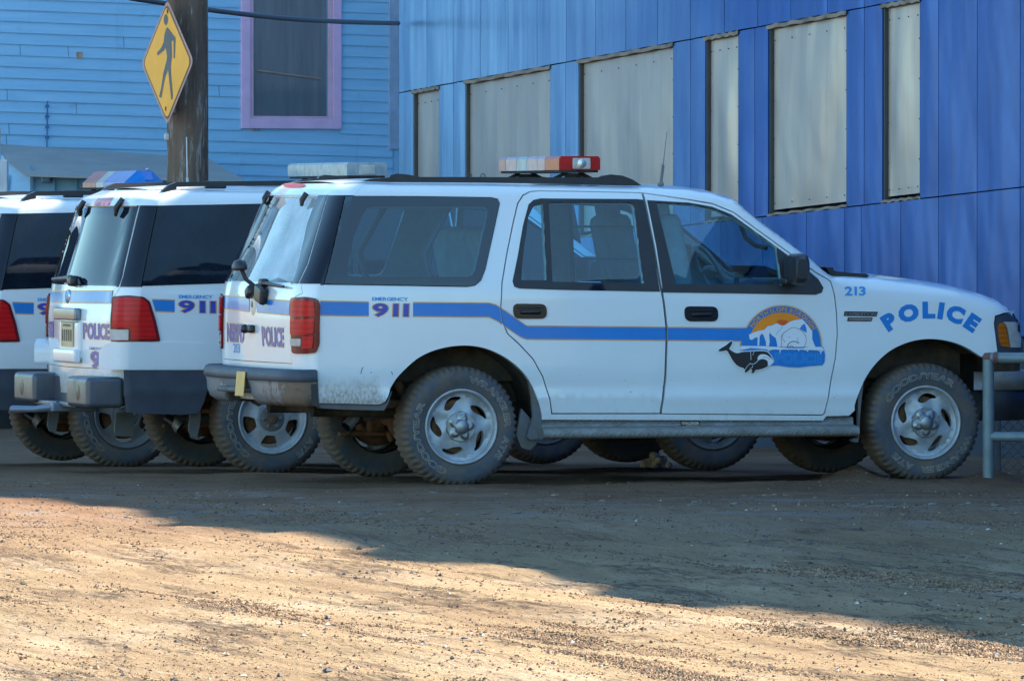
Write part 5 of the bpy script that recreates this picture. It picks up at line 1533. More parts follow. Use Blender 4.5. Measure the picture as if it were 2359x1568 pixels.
def bluemat():
    t = NT('blue_painted_metal'); o = t.obj(); 
    x, y, z = t.sep(o)[0:3]
    s = t.math('ADD', t.math('MULTIPLY', x, WD.x), t.math('MULTIPLY', y, WD.y))
    cmb = t.n('CombineXYZ'); t.set(cmb, 0, s); t.set(cmb, 1, 0.0); t.set(cmb, 2, z); sv = cmb.outputs[0]
    streak = t.noise(1.0, 6, .65, t.mapv(sv, (7.0, 1, .5)))
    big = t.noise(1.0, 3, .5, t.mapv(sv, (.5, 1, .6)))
    # far panels paler: chalking plus reflected sky and house put into the colour
    far_pale = t.ramp(t.math('ADD', s, t.math('MULTIPLY', t.math('SUBTRACT', big, .5), 5.0)), 10.0, 2.0)
    f = t.math('MULTIPLY', far_pale, t.math('ADD', .55, t.math('MULTIPLY', t.ramp(streak, .3, .7), .6)), clamp=True)
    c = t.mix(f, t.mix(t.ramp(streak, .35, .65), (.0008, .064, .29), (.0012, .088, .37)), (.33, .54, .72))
    rust = t.math('MULTIPLY', t.ramp(t.noise(9, 4, .6, t.mapv(sv, (1, 1, 1))), .77, .79), .8)
    c = t.mix(rust, c, (.22, .08, .03))
    wav = t.noise(1.0, 2, .4, t.mapv(sv, (1.7, 1, .75)))
    nr = t.bump(wav, .07, .8)
    t.pbr(col=c, rough=t.math('ADD', .24, t.math('MULTIPLY', streak, .14)), metal=.55, spec=.3, nrm=nr); return t.m
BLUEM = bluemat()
def covermat():
    t = NT('grey_beige_metal_sheet'); o = t.obj(); x, y, z = t.sep(o)[0:3]
    s = t.math('ADD', t.math('MULTIPLY', x, WD.x), t.math('MULTIPLY', y, WD.y))
    cmb = t.n('CombineXYZ'); t.set(cmb, 0, s); t.set(cmb, 2, z); sv = cmb.outputs[0]
    st = t.noise(1.0, 7, .7, t.mapv(sv, (22, 1, .7))); lo = t.noise(1.0, 3, .5, t.mapv(sv, (.8, 1, .8)))
    c = t.mix(t.ramp(st, .3, .7), (.40, .33, .28), (.50, .43, .37)); c = t.mix(t.ramp(lo, .4, .65), c, (.33, .30, .25), 'MIX') if False else t.mix(t.math('MULTIPLY', t.ramp(lo, .35, .7), .45), c, (.58, .49, .41))
    nr = t.bump(t.noise(1.0, 2, .4, t.mapv(sv, (1.5, 1, .9), loc=(3, 0, 5))), .07, .8)
    t.pbr(col=c, rough=.36, metal=.4, nrm=nr); return t.m
COVER = covermat()
def slab(mb, s_a, s_b, zb_fn, zt_fn, rows=10, pil=.014, gap=.005, m=0, d0=0.0, cols=8, rng=random):
    a, b = s_a + gap, s_b - gap; k = rng.uniform(.4, 1.3); sh = rng.uniform(-.2, .2)
    def fn(i, j):
        s = a + (b - a) * i; z0 = zb_fn(s) + gap; z1 = zt_fn(s) - gap; z = z0 + (z1 - z0) * j
        bulge = pil * k * (1 - (2 * i - 1) ** 2) * (.6 + .4 * math.sin(j * 5 + sh * 20)) + .004 * math.sin(i * PI) 
        return wl3(s, z, d0 + bulge)
    mb.grid(fn, cols, rows, m)
    # returned edges
    for i in (0, 1):
        mb.add([wl3(a if i == 0 else b, (zb_fn if j % 2 == 0 else zt_fn)(a if i == 0 else b) + (gap if j % 2 == 0 else -gap), d0 - (.0 if j < 2 else .05)) for j in range(4)], [(0, 1, 3, 2)], m)
rng = random.Random(3)
mb = MB()
S_of = lambda px, py: wp2(px, py)[0]
up = [S_of(x, 60) for x in (918, 983, 1045, 1106, 1170, 1236.5, 1304, 1371, 1441, 1514, 1590, 1668, 1745, 1821, 1905, 1990, 2073, 2118)]
top8 = lambda s: ROOF
for i in range(len(up) - 1): slab(mb, up[i], up[i + 1], ztop, lambda s: 4.3 + .0 * s, rng=rng, rows=8)
rp = [S_of(x, 445) for x in (2118, 2161, 2250, 2349)]
while rp[-1] < SMAX: rp.append(rp[-1] + .92)
for i in range(len(rp) - 1): slab(mb, rp[i], rp[i + 1], zbot, lambda s: 4.3, rng=rng, rows=10)
lo = [S_of(x, 470) for x in (918, 1000, 1090, 1180, 1275, 1370, 1470, 1560, 1660, 1756, 1857, 1945, 1983, 2074, 2161, 2250, 2349)]
while lo[-1] < SMAX: lo.append(lo[-1] + .92)
for i in range(len(lo) - 1): slab(mb, lo[i], lo[i + 1], lambda s: .72, zbot, rng=rng)
# upper storey
us_ = up[:1] + [up[0] + 1.2 * k for k in range(1, 60)]
us_ = [u for u in us_ if u < SMAX]
for i in range(len(us_) - 1): slab(mb, us_[i], us_[i + 1], lambda s: 4.3, lambda s: ROOF - .3, rng=rng, rows=4, cols=4)
# pilasters between the windows
pil = [(918, 951), (1011, 1044), (1044, 1071), (1267, 1302), (1302, 1332), (1550, 1590), (1590, 1624), (1700, 1738), (1738, 1769), (1949, 1990), (1990, 2032)]
for a, b in pil:
    slab(mb, S_of(a, 300), S_of(b, 300), zbot, lambda s: ztop(s) - .0, rng=rng, pil=.006)
# returned reveals beside windows
wins = [(951, 1011), (1071, 1267), (1332, 1550), (1624, 1700), (1769, 1949), (2032, 2118)]
for a, b in wins:
    sa, sb = S_of(a, 300), S_of(b, 300)
    for s in (sa, sb): mb.flat([wl3(s, zbot(s), .0), wl3(s, ztop(s), .0), wl3(s, ztop(s), -.16), wl3(s, zbot(s), -.16)])
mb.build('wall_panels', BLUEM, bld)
mb = MB()   # backing so seams read dark, end walls, roof
mb.flat([wl3(-.01, -1, -.17), wl3(SMAX, -1, -.17), wl3(SMAX, ROOF - .4, -.17), wl3(-.01, ROOF - .4, -.17)])
mb.flat([wl3(-.01, -1, -.05), wl3(SMAX, -1, -.05), wl3(SMAX, .70, -.05), wl3(-.01, .70, -.05)]); mb.build('wall_backing', simple('dark_backing', (.02, .03, .05), .8), bld)
mb = MB()
F0 = wall3(0, 0, 0); P1 = Vector((F0.x + .05, F0.y + .25, 0)); P2 = Vector((F0.x + .9, 112, 0)); E0 = wall3(SMAX, 0, 0); P3 = E0 - WN * 14; P4 = Vector((P2.x + 22, 112, 0))  # unseen walls run far back to keep the sun off the house
for p, q in ((F0, P1), (P1, P2), (P2, P4), (P4, P3), (P3, E0)):
    n_ = 1
    mb.flat([p - _off + Vector((0, 0, -1)), q - _off + Vector((0, 0, -1)), q - _off + Vector((0, 0, ROOF)), p - _off + Vector((0, 0, ROOF))])
mb.build('sun_blocking_end_wall', BLUEM, bld)
mb = MB(); mb.flat([p - _off + Vector((0, 0, ROOF - .35)) for p in (F0, E0, P3, P4, P2, P1)])
mb.build('roof', simple('flat_roof_felt', (.10, .10, .11), .9), bld); mb = MB()
# unseen roof edge, its steps made up to notch the ground shadow
prf = []; s = 0.0; k = 0
while s < SMAX:
    prf.append((s, ROOF + .0)); prf.append((s + 1.7, ROOF + .06)); prf.append((s + 2.2, ROOF + .26)); prf.append((s + 3.0, ROOF + .24)); prf.append((s + 3.5, ROOF + .02)); s += 3.8 + .5 * math.sin(k * 2.3); k += 1
prf = [p for p in prf if p[0] < SMAX] 
for i in range(len(prf) - 1):
    (a, za), (b, zb) = prf[i], prf[i + 1]
    mb.flat([wl3(a, ROOF - .45, .03), wl3(b, ROOF - .45, .03), wl3(b, zb, .03), wl3(a, za, .03)]); mb.flat([wl3(a, ROOF - .45, -.25), wl3(b, ROOF - .45, -.25), wl3(b, zb, -.25), wl3(a, za, -.25)]); mb.flat([wl3(a, za, .03), wl3(b, zb, .03), wl3(b, zb, -.25), wl3(a, za, -.25)])
mb.build('shadow_step_parapet', simple('roof_flashing', (.12, .16, .24), .6), bld)
ORUST = simple('rusty_drip_edge', (.26, .20, .15), .7, var=.5, vs=5, dirt=.4)
for i, (a, b) in enumerate(wins):
    sa, sb = S_of(a, 300), S_of(b, 300); e = .012
    mb = MB(); dep = -.040
    def fn(u, v, sa=sa, sb=sb): 
        s = sa + .03 + (sb - sa - .06) * u; z = zbot(s) + .05 + (ztop(s) - zbot(s) - .085) * v
        return wl3(s, z, dep + .02 * math.sin(u * PI) * math.sin(v * PI) * (1 + .6 * math.sin(u * 7 + i)))
    mb.grid(fn, 14, 10, 0); w = mb.build('window_cover', COVER, bld)
    mb = MB()
    for (p, q, r_, t_) in ((sa, sa + .022, 0, 0), (sb - .022, sb, 0, 0)):
        mb.add([wl3(p, zbot(p), dep + .03), wl3(q, zbot(q), dep + .03), wl3(q, ztop(q), dep + .03), wl3(p, ztop(p), dep + .03)], [(0, 1, 2, 3)])
        mb.flat([wl3(q, zbot(q), dep + .03), wl3(q, ztop(q), dep + .03), wl3(q, ztop(q), dep - .02), wl3(q, zbot(q), dep - .02)])
        mb.flat([wl3(p, zbot(p), dep + .03), wl3(p, ztop(p), dep + .03), wl3(p, ztop(p), dep - .02), wl3(p, zbot(p), dep - .02)])
        mb.build('frame', simple('dark_bronze_frame', (.07, .065, .06), .5), w); mb = MB()
    mb = MB()
    for zf, h, d in ((ztop, -.032, .012), (zbot, .02, .004)):
        n = 16
        def top(s, k): return zf(s) + .006 * math.sin(k * 1.9 + i)
        for k in range(n):
            p = sa - .02 + (sb - sa + .04) * k / n; q = sa - .02 + (sb - sa + .04) * (k + 1) / n
            mb.flat([wl3(p, top(p, k), d), wl3(q, top(q, k + 1), d), wl3(q, top(q, k + 1) + h, d), wl3(p, top(p, k) + h, d)])
            mb.flat([wl3(p, top(p, k) + h, d), wl3(q, top(q, k + 1) + h, d), wl3(q, top(q, k + 1) + h, -.10), wl3(p, top(p, k) + h, -.10)])
    mb.pieces('sill', ORUST, w)
    mb = MB(); n = max(3, int((sb - sa) / .42))
    for k in range(n + 1):
        s = sa + .10 + (sb - sa - .20) * k / n
        for z in (zbot(s) + .10, ztop(s) - .13): mb.box(wl3(s, z, dep + .018), (.010, .010, .010), 0, None, .002)
    nv = 5
    for k in range(1, nv):
        for s in (sa + .07, sb - .07): z = zbot(s) + (ztop(s) - zbot(s)) * k / nv; mb.box(wl3(s, z, dep + .016), (.009, .009, .009), 0, None, .002)
    mb.build('rivets', DARK, w)

# ================================================================= light blue clapboard house
HA = atY(0, 400, 78.0); HB_ = atY(915, 400, 80.0)
HA.z = HB_.z = 0; HD = (HB_ - HA).normalized(); HN = Vector((HD.y, -HD.x, 0))
hs = empty('clapboard_house', (HA.x, HA.y, 0)); tag(hs, 'light blue clapboard house with a lilac framed window behind the utility pole', 'house')
def hp2(px, py, off=0.0):
    d = ray(px, py); t = (HA + HN * off - CAM).dot(HN) / d.dot(HN); P = CAM + d * t; return ((P - HA).dot(HD), P.z)
def h3(s, z, d=0.0): return HD * s + HN * d + Vector((0, 0, z))
def sidingmat(name, c0, c1):
    t = NT(name); o = t.obj(); x, y, z = t.sep(o)[0:3]
    n1 = t.noise(1.0, 6, .65, t.mapv(o, (1.5, 1.5, 14))); n2 = t.noise(3.0, 6, .7, o)
    c = t.mix(t.ramp(n1, .35, .65), c0, c1); c = t.mix(t.math('MULTIPLY', t.ramp(n2, .62, .74), .35), c, (.25, .33, .42))
    st = t.math('MULTIPLY', t.ramp(t.noise(1.0, 6, .7, t.mapv(o, (6, 6, .5))), .60, .75), .3); c = t.mix(st, c, (.12, .25, .42))
    t.pbr(col=c, rough=.55, spec=.4, nrm=t.bump(n1, .004)); return t.m
SIDING = sidingmat('light_blue_siding', (.30, .55, .76), (.37, .62, .82))
wx0, wx1 = hp2(553, 200)[0], hp2(783, 200)[0]; wzb = hp2(668, 297)[1]; wzt = wzb + 2.2
tilt = -.024; EX = .1185; SR = hp2(903, 300)[0]; SL = -9.0
mb = MB(); zref = hp2(0, 101)[1]
def lap(mb, sa, sb, z, ex=EX):
    n = 2
    for k in range(n):
        p = sa + (sb - sa) * k / n; q = sa + (sb - sa) * (k + 1) / n; zp = z + tilt * p; zq = z + tilt * q
        mb.flat([h3(p, zp, .020), h3(q, zq, .020), h3(q, zq + ex, .004), h3(p, zp + ex, .004)])
        mb.flat([h3(p, zp, .020), h3(q, zq, .020), h3(q, zq, .002), h3(p, zp, .002)])
z = zref - EX * 40
while z < 6.6:
    if z < .6: z += EX; continue
    zc = z + tilt * (wx0 + wx1) / 2 + EX / 2
    if wzb < zc < wzt: lap(mb, SL, wx0, z); lap(mb, wx1, SR, z)
    else: lap(mb, SL, SR, z)
    z += EX
rj = random.Random(4)
for k in range(46):
    p = -1 + 5.5 * rj.random(); zz = zref + EX * rj.randint(-18, 10) + tilt * p
    if not (wx0 - .1 < p < wx1 + .1): mb.flat([h3(p, zz + .004, .0215), h3(p + .006, zz + .004, .0215), h3(p + .006, zz + EX * .96, .0065), h3(p, zz + EX * .96, .0065)], 1)
mb.build('siding', [SIDING, simple('board_joint', (.05, .13, .22), .8)], hs)
mb = MB(); mb.flat([h3(SL, -2, 0), h3(SR + .3, -2, 0), h3(SR + .3, 6.8, 0), h3(SL, 6.8, 0)]); mb.flat([h3(SR + .3, -2, 0), h3(SR + .3, -2, -8), h3(SR + .3, 6.8, -8), h3(SR + .3, 6.8, 0)]); mb.flat([h3(SL, -2, 0), h3(SL, -2, -8), h3(SL, 6.8, -8), h3(SL, 6.8, 0)]); mb.build('sheathing', SIDING, hs)
mb = MB(); mb.flat([h3(SL, -2, .03), h3(SR + .3, -2, .03), h3(SR + .3, .62, .03), h3(SL, .62, .03)]); mb.build('skirting', simple('dark_skirting', (.03, .028, .026), .9), hs)
mb = MB(); mb.add([h3(SL - .4, 6.6, .45), h3(SR + .7, 6.6, .45), h3(SR + .7, 9.4, -4), h3(SL - .4, 9.4, -4), h3(SL - .4, 6.6, -8.4), h3(SR + .7, 6.6, -8.4)], [(0, 1, 2, 3), (3, 2, 5, 4), (0, 3, 4), (1, 5, 2)]); mb.flat([h3(SL - .4, 6.59, .45), h3(SR + .7, 6.59, .45), h3(SR + .7, 6.59, -8.4), h3(SL - .4, 6.59, -8.4)]); mb.build('roof', simple('grey_shingles', (.12, .12, .13), .9, var=.3), hs)
mb = MB(); mb.box(h3(SR + .08, 3.9, .02) if False else h3((SR + hp2(917, 100)[0]) / 2, 4.65, .02), (.17, .05, 4.6), 0, Matrix.Rotation(math.atan2(HD.y, HD.x), 3, 'Z')); mb.build('corner_board', simple('lilac_grey_trim', (.38, .46, .60), .6), hs)
hz = Matrix.Rotation(math.atan2(HD.y, HD.x), 3, 'Z')
# window
LIL = simple('lilac_painted_trim', (.86, .52, .72), .5, var=.06); PNK = simple('pink_sash', (.78, .46, .56), .5, var=.08)
def hbox(mb, s_a, s_b, za, zb, d0, d1, m=0, bev=.004): mb.box(h3((s_a + s_b) / 2, (za + zb) / 2, (d0 + d1) / 2), (s_b - s_a, abs(d1 - d0), zb - za), m, hz, bev)
ix0, ix1 = hp2(583, 200)[0], hp2(747, 200)[0]; izb = hp2(668, 265)[1]; 
mb = MB(); t = .045
fo = lambda m, a, b, c, d, w, d0, d1: (hbox(m, a, a + w, c, d, d0, d1), hbox(m, b - w, b, c, d, d0, d1), hbox(m, a + w, b - w, c, c + w, d0, d1), hbox(m, a + w, b - w, d - w, d, d0, d1))
sc = 79 / F
mb = MB(); fo(mb, wx0, wx1, wzb, wzt, 22 * sc, .0, .045)
win = mb.build('window', LIL, hs)
mb = MB(); fo(mb, wx0 + 22 * sc + .002, wx1 - 22 * sc - .002, wzb + 20 * sc, wzt - .1, 9 * sc, .0, .03); mb.build('sash', PNK, win)
mb = MB(); mb.flat([h3(ix0 - .02, izb - .02, .012), h3(ix1 + .02, izb - .02, .012), h3(ix1 + .02, wzt, .012), h3(ix0 - .02, wzt, .012)])
t = NT('curtained_window_glass'); o = t.obj(); n1 = t.noise(1.0, 6, .6, t.mapv(o, (9, 9, .7))); x, y, z = t.sep(o)[0:3]
c = t.mix(t.ramp(n1, .3, .7), (.13, .125, .14), (.23, .215, .23))
low = t.ramp(t.math('ADD', z, t.math('MULTIPLY', t.noise(4, 3, .5, o), .15)), izb + .42, izb + .30)
c = t.mix(t.math('MULTIPLY', low, .35), c, (.02, .05, .09))
t.pbr(col=c, rough=.5, spec=.4, coat=.5, coatr=.03); mb.build('pane', t.m, win)
mb = MB(); a = hp2(590, 163); b = hp2(738, 183); mb.tube([h3(a[0], a[1], .016), h3(b[0], b[1], .016)], .013, 6); mb.build('curtain_rod', simple('tan_rod', (.33, .24, .18), .6), win)
mb = MB()
for px, py, s in ((181, 127.5, 14), (584, 299, 6), (594, 299, 4)):
    a = hp2(px, py); mb.box(h3(a[0], a[1], .024), (s * sc, .012, s * sc), 0, hz)
mb.pieces('vent_cap', simple('peach_paint', (.55, .30, .20), .6, var=.3), hs)
mb = MB(); a = hp2(106.5, 233); b = hp2(105, 340); mb.tube([h3(a[0], a[1], .035), h3(b[0], b[1], .035)], .007, 6)
for k in range(4): q = hp2(106, 245 + k * 24); mb.box(h3(q[0], q[1], .03), (.035, .02, .03), 0, hz)
mb.build('vent_pipe', simple('blue_painted_pipe', (.06, .18, .40), .6), hs)
# low shed roofed annex in front of the house
AY = 76.2
ax = empty('shed_annex', (0, 0, 0)); tag(ax, 'low annex with a grey felt roof against the blue house, left of the utility pole', 'shed')
qa = lambda x, y, Y: atY(x, y, Y)
mb = MB()
rt = [qa(-260, 318, AY + 1.2), qa(0, 333, AY + 1.2), qa(380, 351, AY + 1.2), qa(476, 360, AY + 1.2), qa(562, 417, AY - .6), qa(562, 428, AY - .6)]
rb_ = [qa(-260, 320, AY + 1.2), qa(0, 353, AY + .4), qa(60, 401, AY - .6), qa(200, 404, AY - .6), qa(562, 416, AY - .6)]
mb.add([qa(0, 332, AY + 1.2), qa(478, 364, AY + 1.2), qa(565, 417, AY - .6), qa(60, 402, AY - .6), qa(0, 353, AY + .4), qa(-300, 318, AY + 1.2), qa(-300, 150, AY + 1.2)], [(0, 1, 2, 3, 4)])
mb.add([qa(60, 402, AY - .6), qa(565, 417, AY - .6), qa(565, 422, AY - .6), qa(60, 407, AY - .6)], [(0, 1, 2, 3)])
mb.add([qa(0, 353, AY + .4), qa(60, 402, AY - .6), qa(60, 407, AY - .6), qa(0, 358, AY + .4)], [(0, 1, 2, 3)])
mb.build('roof', simple('weathered_grey_felt', (.36, .35, .33), .9, var=.08, vs=2.5, bump=.004), ax)
mb = MB()
AW = sidingmat('annex_blue_paint', (.15, .31, .43), (.19, .37, .50))
mb.flat([qa(70, 404, AY - .3), qa(565, 418, AY - .3), qa(565, 760, AY - .3), qa(70, 760, AY - .3)])
for x in (125, 176, 226, 330, 430): mb.box(qa(x, 480, AY - .33), (.012, .05, .7), 0)
mb.build('wall', AW, ax)
mb = MB(); mb.flat([qa(-60, 300, AY + .3), qa(3, 357, AY + .3), qa(72, 405, AY - .3), qa(72, 560, AY - .3), qa(-60, 560, AY + .3)]); 
for x in (18, 38, 56): mb.box(qa(x, 470, AY + .1), (.012, .05, .6), 0)
mb.build('side_wall', SIDING, ax)
mb = MB(); mb.box(qa(73, 450, AY - .34), (.03, .03, .6), 0); mb.box(qa(106, 410, AY - .35), (.10, .08, .10), 0, None, .02); mb.pieces('downpipe', simple('pipe_blue', (.14, .28, .40), .5), ax)
mb = MB(); mb.box(qa(0, 372, 70) + Vector((-.08, 0, -.2)), (.17, .17, 1.05), 0, None, .01); mb.box(qa(-6, 430, 70), (.2, .2, .5), 0, None, .01)
mb.tube([qa(-3, 340, 70) + Vector((-.07, 0, -3)), qa(-3, 340, 70) + Vector((-.07, 0, -.1))], .05, 8); o = mb.build('marker_post', simple('white_post_paint', (.6, .62, .64), .6)); tag(o, 'white painted post at the far left edge beside the house', 'post')

# ================================================================= utility pole, sign, cable
pc = atY(432, 300, 56.0); rp_ = 47.5 * 56 / F
t = NT('creosoted_weathered_wood'); o = t.obj(); g1 = t.noise(1.0, 9, .75, t.mapv(o, (9, 9, .9))); g2 = t.noise(1.0, 7, .7, t.mapv(o, (22, 22, 3.2))); 
lowz = t.ramp(t.sep(o)[2], 2.6, 1.7)
c = t.mix(t.ramp(g1, .35, .68), (.085, .052, .034), (.23, .155, .11))
pk = t.math('MULTIPLY', t.ramp(t.math('ADD', g2, t.math('MULTIPLY', lowz, .07)), .56, .66), .75)
c = t.mix(pk, c, (.42, .37, .33))
t.pbr(col=c, rough=.85, nrm=t.bump(g1, .03)); POLE = t.m
mb = MB(); rngp = random.Random(2); rows = []
for k in range(60):
    z = -1 + 11.5 * k / 59; rr = rp_ * (1.03 - .012 * z)
    rows.append([Vector((rr * (1 + .018 * noise.noise(Vector((math.cos(a) * 3, math.sin(a) * 3, z * .6)))) * math.cos(a), rr * (1 + .018 * noise.noise(Vector((math.cos(a) * 3, math.sin(a) * 3, z * .6)))) * math.sin(a), z)) for a in [2 * PI * j / 40 for j in range(40)]])
mb.loft(rows, 0, True, True)
pole = mb.build('utility_pole', POLE); pole.location = (pc.x, pc.y, 0); tag(pole, 'dark weathered wooden utility pole carrying the yellow pedestrian sign', 'pole')
mb = MB()
q = atY(385.5, 316, 55.95); mb.box(q - pole.location, (.05, .05, .06), 0, None, .015); mb.build('bolt', simple('pale_insulator', (.55, .50, .48), .5), pole)
# sign: diamond plate turned away from the camera
SY = 55.72; sgc = atY(385.5, 144.5, SY); diag = 291 * SY / F / 2; wdt = 132 * SY / F / 2
ang = math.acos(wdt / diag)   # plate turned so its face looks to the left
sx = Vector((math.cos(ang), -math.sin(ang) * -1.0, 0)) if False else Vector((math.cos(ang), -math.sin(ang), 0))
# the right edge lies nearer to the camera than the pole; the face looks towards lower left
if True:
    sx = Vector((math.cos(ang), -math.sin(ang), 0)); sn = Vector((-math.sin(ang), -math.cos(ang), 0))
sgn = empty('pedestrian_sign', sgc); tag(sgn, 'yellow diamond warning sign with a black walking figure on the pole', 'road sign')
def s3(a, b, d): return sx * a + Vector((0, 0, b)) + sn * d
def px_s(px, py):   # pixel in the sign's plane
    return ((px - 385.5) / 66.0 * diag, -(py - 144.5) / 145.5 * diag - (px - 385.5) / 66.0 * diag * 0.0)
def plate(k): return round_corners([(0, k), (k, 0), (0, -k), (-k, 0)], .06, 5)
YEL = simple('yellow_retroreflective', (.95, .42, .008), .5, var=.05)
mb = MB(); mb.prism(plate(diag), s3, -.002, .002, 0); mb.build('sign_plate', simple('faded_sign_border', (.42, .24, .20), .5), sgn)
mb = MB()
def sflat(mb, poly, d, m):
    V, Fc = tri2d(poly, [], 9, False); P = [s3(a, b, d) for a, b in V]; mb.add(P, [f if (P[f[1]] - P[f[0]]).cross(P[f[2]] - P[f[0]]).dot(sn) > 0 else f[::-1] for f in Fc], m, [sn] * len(P))
sflat(mb, plate(diag - .028), .0032, 1); sflat(mb, plate(diag - .048), .0044, 0)
fc = mb.build('sign_face', [YEL, simple('dark_red_border', (.14, .03, .02), .5)], sgn)
mb = MB()
z8s = lambda x, y: px_s((380 + x / 2.8) * .784, (y / 2.8) * .784)   # from the enlarged view
head = [(305 + 19 * math.cos(2 * PI * k / 20), 165 + 46 * math.sin(2 * PI * k / 20)) for k in range(20)]
figure = [(320, 228), (392, 318), (386, 484), (374, 484), (374, 345), (362, 335), (356, 350), (360, 470), (352, 520), (350, 590), (368, 795), (366, 815), (354, 828), (326, 590), (320, 580), (298, 640), (263, 808), (243, 795), (262, 720), (282, 600), (312, 500), (316, 462), (302, 390), (290, 415), (232, 458), (224, 432), (262, 395), (284, 350), (292, 290), (306, 240)]
for poly in (head, figure): sflat(mb, [z8s(*p) for p in poly], .0060, 0)
sflat(mb, [z8s(303 + 6 * math.cos(2 * PI * k / 12), 896 + 20 * math.sin(2 * PI * k / 12)) for k in range(12)], .006, 1); sflat(mb, [z8s(320 + 7 * math.cos(2 * PI * k / 12), 98 + 20 * math.sin(2 * PI * k / 12)) for k in range(12)], .0064, 1)
mb.build('walking_figure', [simple('faded_black_sheeting', (.045, .06, .085), .5), simple('rusty_bolt', (.12, .04, .02), .8)], fc)
mb = MB(); mb.box(Vector((pc.x, pc.y, 0)) + Vector((-.06, -.16, sgc.z)) - sgc, (.04, .22, .08), 0); mb.box(Vector((pc.x, pc.y, 0)) + Vector((-.10, -.14, sgc.z - .35)) - sgc, (.04, .2, .05), 0); mb.pieces('bracket', STEEL, sgn)
# service cable
a = atY(300, -4, 56.9); b = atY(917, 54, 70.5); mb = MB(); pts = [a + (b - a) * (k / 14) + Vector((0, 0, -.05 * math.sin(PI * k / 14))) for k in range(15)]
mb.tube([a + (a - b) * .5 + Vector((0, 0, .25))] + pts, .0215, 8); o = mb.build('service_cable', simple('dark_cable_jacket', (.035, .032, .05), .5)); tag(o, 'thick dark cable strung from the pole to the blue metal building', 'cable')

# ================================================================= railing and chain link at the right
rl_ = empty('pipe_railing', atY(2276, 1109, 45.62)); rl_.location.z = 0; tag(rl_, 'low galvanised pipe railing beside the front bumper at the right', 'railing')
GALV = simple('painted_galvanised_pipe', (.15, .19, .205), .5, metal=.25, var=.16, vs=8, dirt=.12, bump=.0008)
b0 = rl_.location; r_ = 13.2 * 45.6 / F
def rel(px, py, Y=45.62): return atY(px, py, Y) - b0
rd = Vector((.96, -.28, 0))
mb = MB(); mb.tube([rel(2276, 1109) + Vector((0, 0, -.15)), rel(2276, 827)], r_, 20); mb.build('post', GALV, rl_)
mb = MB(); t0 = rel(2276, 824); mb.tube([t0, t0 + rd * 3.2], r_ * .95, 16); mb.build('rail', GALV, rl_)
mb = MB(); t0 = rel(2276, 1005); mb.tube([t0, t0 + rd * 3.2], r_ * .85, 16); mb.build('rail', GALV, rl_)
mb = MB(); mb.tube([rel(2276, 1109) + Vector((0, 0, -.15)) + rd * 2.6, rel(2276, 827) + rd * 2.6], r_, 16); mb.build('post', GALV, rl_)
mb = MB(); c = rel(2276, 824)
mb.lathe([(0, .012), (r_ * .7, .010), (r_ * 1.06, -.01), (r_ * 1.06, -.03)], 20, 0); mb.v[-80:] = [Vector((v.x, v.z, v.y)) + c + Vector((0, 0, .02)) for v in mb.v[-80:]]
mb.lathe([(r_ * 1.02, 0), (r_ * 1.10, .01), (r_ * 1.02, .03)], 20, 0); nn = 60
ax_ = Matrix.Rotation(math.atan2(rd.y, rd.x) - PI / 2, 3, 'Z'); mb.v[-nn:] = [ax_ @ v + c + rd * (r_ * 1.0) for v in mb.v[-nn:]]
mb.build('weld_cap', simple('rust_brown_weld', (.13, .06, .05), .8, var=.4), rl_)
# chain link fence beyond the nose of the car
fe = empty('chain_link_fence', (3.15, 48.4, gz(3.15, 48.4))); tag(fe, 'dark chain link fence low behind the railing post', 'fence')
mb = MB(); fd = Vector((.95, -.31, 0)); Lf = 3.4; Hf = .42; k = .065
n = int(Lf / k) 
for i in range(-int(Hf / k), n + 1):
    for sg in (1, -1):
        x0 = i * k; x1 = x0 + Hf
        a = Vector((x0, 0)); b = Vector((x1, Hf))
        ta = max(0, -x0); tb = min(Hf, Lf - x0)
        if tb <= ta: continue
        p = (x0 + ta, ta if sg > 0 else Hf - ta); q = (x0 + tb, tb if sg > 0 else Hf - tb)
        mb.tube([fd * p[0] + Vector((0, .002 * sg, p[1])), fd * q[0] + Vector((0, .002 * sg, q[1]))], .0026, 4, 0, False)
mb.build('mesh', simple('dull_wire', (.10, .09, .08), .7), fe)
for d in (0, Lf):
    mb = MB(); mb.tube([fd * d + Vector((0, 0, -.3)), fd * d + Vector((0, 0, Hf + .05))], .03, 10); mb.build('post', GREYMUD, fe)
mb = MB(); mb.tube([Vector((0, 0, Hf)), fd * Lf + Vector((0, 0, Hf))], .02, 8); mb.build('rail', GREYMUD, fe)
# rocks far behind under the sill, sunlight put into their cream colour
rngr = random.Random(8); mb = MB(); c = atY(1509, 1034, 50.5); c.z = gz(c.x, c.y)
for k in range(17):
    bm = bmesh.new(); bmesh.ops.create_icosphere(bm, subdivisions=2, radius=1.0); s = .022 + .012 * rngr.random(); lay_ = 0 if k < 8 else (1 if k < 14 else 2)
    ox = (rngr.random() - .5) * (.19 - lay_ * .07); oy = (rngr.random() - .5) * .12
    vs = [Vector((c.x + ox + q.co.x * s, c.y + oy + q.co.y * s, c.z + .02 + lay_ * .032 + q.co.z * s * (.8 + .3 * rngr.random()))) for q in bm.verts]
    bm.verts.index_update(); mb.add(vs, [[x.index for x in f.verts] for f in bm.faces]); bm.free()
o = mb.build('rock_pile', simple('sunlit_cream_rocks', (.74, .60, .42), .8, var=.25)); tag(o, 'small heap of rocks in a painted sunlit cream, seen under the running board', 'rocks')

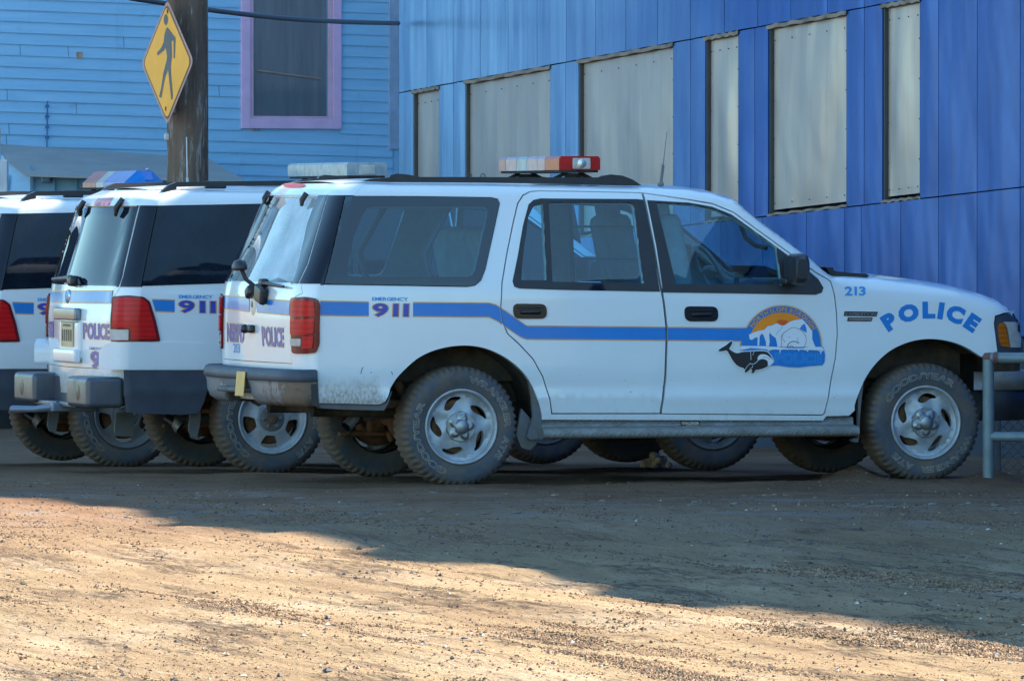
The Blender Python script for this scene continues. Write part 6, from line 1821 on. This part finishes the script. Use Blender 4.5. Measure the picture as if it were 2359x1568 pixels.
# ================================================================= light
w = bpy.data.worlds.new('World'); SC.world = w; w.use_nodes = True; nt = w.node_tree; nt.nodes.clear()
sk = nt.nodes.new('ShaderNodeTexSky'); sk.sky_type = 'NISHITA'; sk.sun_disc = False; sk.sun_elevation = SUN_EL
SAZ = math.atan2(-WN.x, -WN.y); sk.sun_rotation = SAZ; sk.altitude = 0; sk.air_density = 1.0; sk.dust_density = .4; sk.ozone_density = 1.0
bg = nt.nodes.new('ShaderNodeBackground'); bg.inputs[1].default_value = .088
ow = nt.nodes.new('ShaderNodeOutputWorld'); mu = nt.nodes.new('ShaderNodeMixRGB'); mu.blend_type = 'MULTIPLY'; mu.inputs[0].default_value = 1; mu.inputs[2].default_value = (.78, 1.07, 1.13, 1); nt.links.new(sk.outputs[0], mu.inputs[1]); nt.links.new(mu.outputs[0], bg.inputs[0]); nt.links.new(bg.outputs[0], ow.inputs[0])
ld = bpy.data.lights.new('sun', 'SUN'); ld.energy = 4.6; ld.angle = R(.55); ld.color = (1, .87, .70)
so = bpy.data.objects.new('sun', ld); COL.objects.link(so)
sd = Vector((math.sin(SAZ) * math.cos(SUN_EL), math.cos(SAZ) * math.cos(SUN_EL), math.sin(SUN_EL)))
so.rotation_euler = (-sd).to_track_quat('-Z', 'Y').to_euler(); so.location = (20, 40, 30)
SC.view_settings.view_transform = 'Standard'; SC.view_settings.look = 'None'; SC.view_settings.gamma = 1.0; SC.view_settings.exposure = 2.2
SC.render.engine = 'CYCLES'; SC.cycles.transparent_max_bounces = 16; SC.cycles.max_bounces = 8
bpy.data.objects.remove(_foo)
for cu_ in [c for c in bpy.data.curves if c.name.startswith('tmp_text')]: bpy.data.curves.remove(cu_)
# houses across the street and beyond the lot, outside the photo: the cars and windows reflect them
def far_house(x, y, wd, dp, h, rh, rz, wall, lbl):
    r = empty('street_house', (x, y, -.6), R(rz)); tag(r, lbl, 'house')
    mb = MB(); a, b = wd / 2, dp / 2
    c = [(-a, -b), (a, -b), (a, b), (-a, b)]
    for i in range(4): p, q = c[i], c[(i + 1) % 4]; mb.flat([(p[0], p[1], 0), (q[0], q[1], 0), (q[0], q[1], h), (p[0], p[1], h)])
    for s in (-1, 1): mb.flat([(s * a, -b, h), (s * a, b, h), (s * a, 0, h + rh)])
    mb.build('wall', wall, r)
    mb = MB(); e = .4
    for s in (-1, 1): mb.flat([(-a - e, s * (b + e), h - .15), (a + e, s * (b + e), h - .15), (a + e, 0, h + rh + .05), (-a - e, 0, h + rh + .05)])
    mb.build('roof', simple('street_roof', (.10, .095, .09), .9, var=.2), r)
    for k in range(3):
        for s in (-1, 1):
            mb = MB(); mb.box((-a + wd * (k + .5) / 3, s * (b + .02), 1.9), (1.1, .06, 1.2), 0, None, .01); mb.build('window', GBLACK, r)
far_house(-30, 42, 12, 8, 3.4, 2.2, 80, simple('brown_house_wall', (.16, .10, .07), .8, var=.2), 'brown gabled house off to the left beyond the parked cars')
far_house(-34, 62, 10, 8, 3.2, 2.0, 70, simple('grey_house_wall', (.20, .21, .21), .8, var=.2), 'grey gabled house off to the far left')
